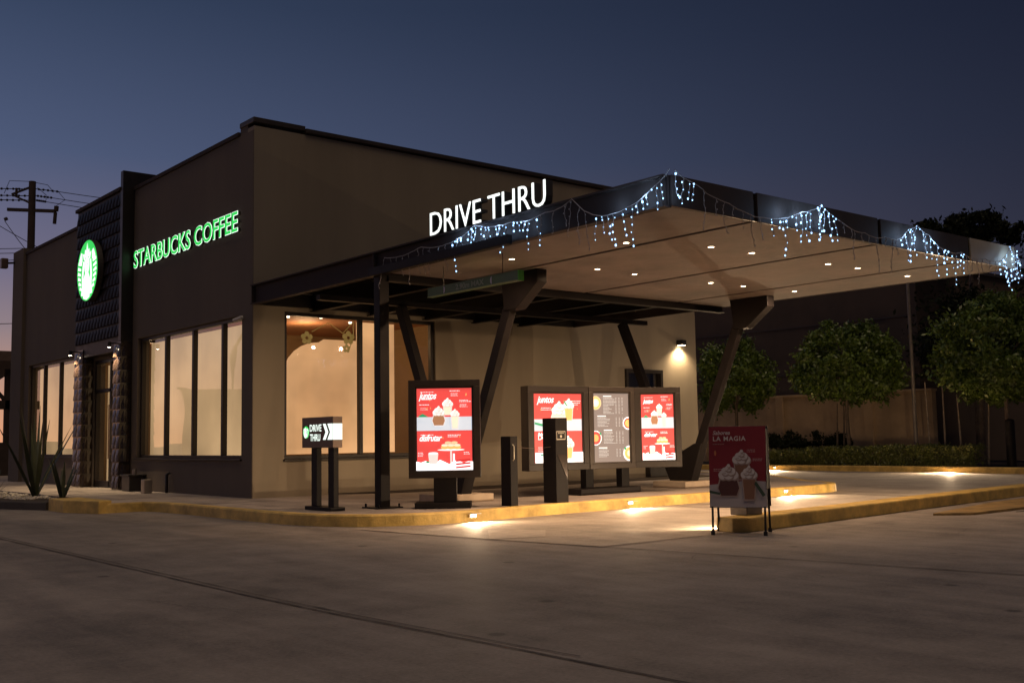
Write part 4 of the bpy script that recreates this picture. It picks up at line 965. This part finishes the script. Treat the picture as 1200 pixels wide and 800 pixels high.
# clipped hedge, built as separate bushes that touch
for i, (y, rr, hh, lab, lm) in enumerate(((4.4,.75,.40,'darker low hedge bush at the left end of the far bed',LEAFH),(3.1,.72,.42,'low hedge bush left of the middle round tree',LEAFH),(1.8,.72,.50,'low hedge bush under the middle round tree',LEAFH),(.5,.72,.50,'low hedge bush right of the middle round tree',LEAFH),(-.8,.74,.53,'low hedge bush in front of the steel pole foot',LEAFH),(-2.0,.72,.52,'low hedge bush at the right end of the far bed',LEAFH))):
    t_ = thing('hedge_bush', lab, 'hedge', (19.9,y,.13), group='low hedge bushes behind the far kerb')
    rnd = random.Random(90+i); mb = MB()
    for _ in range(4200):
        u, v_, w_ = rnd.uniform(-1,1), rnd.uniform(-1,1), rnd.random()
        if rnd.random() < .6: 
            if rnd.random() < .5: w_ = 1-.1*rnd.random()
            else: u = -1+.1*rnd.random()
        p = Vector((19.9+u*.42, y+v_*rr, .15+w_*(hh+.04*math.sin(v_*5+i))))+Vector((rnd.gauss(0,.03),rnd.gauss(0,.03),rnd.gauss(0,.03)))
        a_v = Vector((rnd.gauss(0,1),rnd.gauss(0,1),rnd.gauss(0,1))).normalized(); q = a_v.cross(Vector((rnd.gauss(0,1),rnd.gauss(0,1),rnd.gauss(0,1)))).normalized(); l_ = .07*rnd.uniform(.6,1.3)
        mb.add([p-a_v*l_*.5, p+q*l_*.25, p+a_v*l_*.5, p-q*l_*.25], [(0,1,2,3)])
    mb.build('foliage', lm, t_, fix=False)
    mb = MB(); mb.tube([(19.9,y,.12),(19.9,y,.4)], [.05,.02], 6); mb.build('stem', BARK, t_)
# shadow-dark shrub behind the hedge
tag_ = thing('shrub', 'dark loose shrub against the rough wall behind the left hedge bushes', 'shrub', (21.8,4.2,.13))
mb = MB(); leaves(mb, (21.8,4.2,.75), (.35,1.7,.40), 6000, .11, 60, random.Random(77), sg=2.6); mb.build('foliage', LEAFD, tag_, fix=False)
mb = MB(); mb.tube([(21.8,4.2,.12),(21.8,4.2,.7)], [.04,.02], 6); mb.build('stem', BARK, tag_)
# blade-leaved plants by the entrance
def blades(name, label, base, n, h, seed, spread):
    rnd = random.Random(seed); t_ = thing(name, label, 'plant', base, group='blade-leaved plants in the left bed'); b = Vector(base)
    for k in range(n):
        a = 2*math.pi*k/n+rnd.uniform(-.3,.3); tilt = rnd.uniform(.05,spread); hh = h*rnd.uniform(.6,1.0); wd = .030*rnd.uniform(.8,1.3)
        d = Vector((math.cos(a),math.sin(a),0)); q = Vector((-d.y,d.x,0)); rows = []
        for j in range(7):
            s = j/6; p = b+d*(.03+math.sin(tilt)*hh*s+.10*hh*tilt*s*s)+Vector((0,0,math.cos(tilt)*hh*s)); ww = wd*(1-s**2.2)*(.7+.6*min(1,s*3))+.003
            rows.append([p-q*ww, p+d*ww*.25*-1, p+q*ww])
        mb = MB(); mb.add([v for r_ in rows for v in r_], [(j*3+i_, j*3+i_+1, (j+1)*3+i_+1, (j+1)*3+i_) for j in range(6) for i_ in range(2)], 0, True)
        mb.build('leaf', AGAVE, t_, fix=False)
    return t_
blades('blade_plant', 'tall spiky plant with upright sword leaves in front of the left window', (-2.15,4.95,.115), 13, 2.05, 5, .60)
blades('blade_plant', 'shorter spiky plant beside the yellow kerb corner', (-2.05,3.6,.115), 9, .85, 6, .45)
blades('blade_plant', 'low tuft plant at the left edge of the bed', (-2.5,6.6,.115), 9, .55, 8, .8)

# ================================================================== FAR THINGS
t_ = thing('boundary_wall', 'rough tan boundary wall with a flat ledge behind the hedge', 'wall', (23,8,0))
mb = MB(); mb.box(23,23.25,.3,16,0,2.36); mb.build('wall_panel', PLASTER, t_)
mb = MB(); mb.box(22.94,23.3,.28,16,2.36,2.44); mb.build('ledge', PLASTER, t_, bevel=.01)
for y in (2.5,6.0,9.5): mb = MB(); mb.box(22.9,22.998,y-.15,y+.15,0,2.36); mb.build('pilaster', PLASTER, t_)
t_ = thing('neighbour_building', 'tall dark windowless neighbour building rising behind the boundary wall', 'building', (26,9,0))
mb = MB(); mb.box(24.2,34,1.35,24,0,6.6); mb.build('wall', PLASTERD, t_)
mb = MB(); mb.box(24.1,34.1,1.25,24.1,6.6,6.72); mb.build('coping', CAP, t_)
mb = MB()
for z in (3.2,4.9): mb.box(24.17,24.199,1.36,24,z,z+.03)
mb.build('panel_joint', CAP, t_)
tag(MB().tube([(20.7,-.42,.13),(20.7,-.40,5.8)], [.06,.045], 10).build('steel_pole', mat('pole_steel', (.22,.19,.16), .5, .3, var=.2)), 'thin grey steel pole standing behind the hedge right of the middle tree', 'pole')
t_ = thing('bollard', 'dark round bollard at the far right edge behind the far kerb', 'bollard', (19.95,-3.55,.13))
mb = MB(); mb.tube([(19.95,-3.55,.13),(19.95,-3.55,1.35)], .12, 14); mb.build('shaft', STEEL, t_)
mb = MB(); mb.blob((19.95,-3.55,1.35), .12, .12, .05, n=14, m=6); mb.build('cap', STEEL, t_)

# pavilion at the far left
t_ = thing('garden_shelter', 'small timber shelter with a sloping roof beyond the left end of the shop', 'shelter', (.6,23.5,0))
mb = MB(); mb.prism([(21.0,4.28),(22.0,4.05),(26.5,3.4),(26.5,3.2),(22.0,3.75),(21.0,3.95)], 'x', -2.5, 1.9); mb.build('roof', mat('shelter_roof', (.16,.11,.09), .7, var=.2), t_)
for x, y in ((1.5,21.4),(-1.2,21.4),(1.5,26),(-1.2,26)): mb = MB(); mb.box(x-.1,x+.1,y-.1,y+.1,0,3.7 if y < 22 else 3.2); mb.build('post', WOOD, t_)
mb = MB(); mb.box(-2.3,1.8,21.3,21.5,2.35,2.65); mb.build('tie_beam', WOOD, t_)
mb = MB(); mb.bar((1.42,21.4,2.65),(.55,21.4,3.6), .12, .12, side=(0,1,0)); mb.bar((-.2,21.4,2.65),(.55,21.4,3.6), .12, .12, side=(0,1,0)); mb.build('brace', WOOD, t_)
mb = MB(); mb.box(-3,2.0,21.2,21.28,0,1.25); mb.build('panel', WOOD, t_)
t_ = thing('round_tree', 'dark low bush seen through the timber shelter at the left edge', 'bush', (.4,27.5,0))
mb = MB(); leaves(mb, (.4,27.5,1.3), (1.6,.8,.6), 1600, .15, 16, random.Random(5)); mb.build('crown', LEAFH, t_, fix=False)
t_.name = 'bush'
# utility pole with crossarms and insulators
px, py = 3.53, 26.62
def on(dx, z): # along the picture-parallel horizontal
    return Vector((px+dx*.77, py-dx*.637, z))
t_ = thing('utility_pole', 'dark utility pole with crossarms and insulators behind the left end of the roof', 'utility pole', (px,py,0))
mb = MB(); mb.tube([(px,py,0),(px,py,11.45)], [.17,.13], 10); mb.build('pole', WOOD, t_)
mb = MB(); mb.bar(on(-.95,10.35), on(.95,10.25), .12, .12, side=(0,0,1)); mb.build('crossarm', WOOD, t_)
mb = MB(); mb.bar(on(-1.06,9.95), on(-.95,9.05+.95), .10, .10, side=(0,0,1)); mb.build('cutout', WOOD, t_)
mb = MB(); mb.tube([on(.95,10.25),on(.97,10.45)], .09, 8); mb.tube([on(.93,10.2),on(.90,9.75)], .07, 8); mb.build('cutout', WOOD, t_)
mb = MB(); mb.bar(on(-.62,11.2), on(-.62,10.9), .08,.08); mb.bar(on(-.8,10.95), on(0,11.25), .07,.07, side=(0,0,1)); mb.bar(on(-.75,10.92), on(0,10.55), .07,.07, side=(0,0,1)); mb.build('bracket_arm', WOOD, t_)
for k, (z, d0, d1) in enumerate(((11.15,.15,1.05),(10.88,.15,.80),(10.70,.15,.55))):
    for sgn in (1,-1):
        mb = MB(); 
        a, b = on(sgn*d0, z), on(sgn*(d1 if sgn > 0 else 1.3), z-.12*abs(d1) if sgn > 0 else z+.04)
        mb.tube([a,b], .018, 6)
        n = 5
        for j in range(n): c = a.lerp(b,(j+.6)/n); mb.blob(c, .05,.05,.05, n=7, m=4)
        mb.build('insulator_string', RUBBER, t_)
mb = MB(); mb.tube([on(-1.1,11.0),on(-.9,11.5),on(-.1,11.45),on(.6,11.3),on(.85,11.0)], .012, 5, cap=False); mb.tube([on(1.0,11.05),on(1.3,10.7),on(.95,10.45)], .012, 5, cap=False); mb.tube([on(.2,11.2),on(.55,10.9),on(.55,10.7)], .012, 5, cap=False); mb.build('jumper_wire', RUBBER, t_)
def wire(label, a, b, sag=.3, r_=.014):
    a, b = Vector(a), Vector(b)
    pts = [a.lerp(b,k/14)-Vector((0,0,sag*4*(k/14)*(1-k/14))) for k in range(15)]
    tag(MB().tube(pts, r_, 5, cap=False).build('power_line', RUBBER), label, 'wire', 'power lines')
wire('topmost power line running right from the utility pole', on(1.05,11.02), on(14,9.6), .2)
wire('second power line running right from the utility pole', on(.80,10.78), on(14,9.2), .2)
wire('third power line running right from the utility pole', on(.55,10.63), on(14,8.9), .2)
wire('topmost power line leaving left from the utility pole', on(-1.3,11.19), on(-14,11.8), .2)
wire('second power line leaving left from the utility pole', on(-1.3,10.92), on(-14,11.4), .2)
wire('third power line leaving left from the utility pole', on(-1.3,10.74), on(-14,11.2), .2)
wire('slack stay wire crossing down behind the utility pole to the roof', on(-3.5,11.2), on(.7,8.6), .1)
wire('steep service wire falling left of the utility pole', on(-1.05,9.9), on(.1,8.4), .05)
wire('low power line just above the left roof end, upper one', on(-9,8.95), on(0,8.80), .05)
wire('low power line just above the left roof end, middle one', on(-9,8.75), on(0,8.62), .05)
wire('low power line just above the left roof end, lowest one', on(-9,8.2), on(-.5,8.35), .05)
wire('thin lone power line near the bottom of the sky at the left edge', on(-9,5.9), on(1,5.88), .05)
t_ = thing('floodlight', 'small floodlight bracket on the left end corner of the roof', 'floodlight', (-.1,14.7,6.3))
mb = MB(); mb.tube([(-.102,14.75,6.25),(-.3,14.95,6.25)], .03, 8); mb.build('arm', DARK, t_)
mb = MB(); mb.box(-.42,-.24,14.85,15.05,6.1,6.38); mb.build('lamp_head', PLATE, t_, bevel=.02)
# low buildings across the street behind the photographer, mirrored in the front windows
t_ = thing('warehouse', 'low dark warehouse across the street, seen only as a reflection in the windows', 'building', (-30,62,0))
mb = MB(); mb.prism([(-45,60),(-23.2,60),(-30,72),(-45,72)], 'z', 0, 5.1); mb.build('wall', PLASTERD, t_)
mb = MB(); mb.prism([(-45.2,59.8),(-23.0,59.8),(-29.9,72.2),(-45.2,72.2)], 'z', 5.1, 5.25); mb.build('eave', CAP, t_)
t_ = thing('street_lamp', 'tall curved street lamp across the street, seen only as a reflection', 'street lamp', (-20.4,45,0))
mb = MB(); mb.tube([(-20.4,45,0),(-20.4,45,5.6),(-20.5,45,7.0),(-21.0,45,8.0),(-21.9,45,8.5)], [.13,.1,.09,.08,.06], 10); mb.build('pole', STEEL, t_)
mb = MB(); mb.box(-22.5,-21.8,44.85,45.15,8.44,8.56); mb.build('lamp_head', STEEL, t_, bevel=.02)
sc.render.film_transparent = False
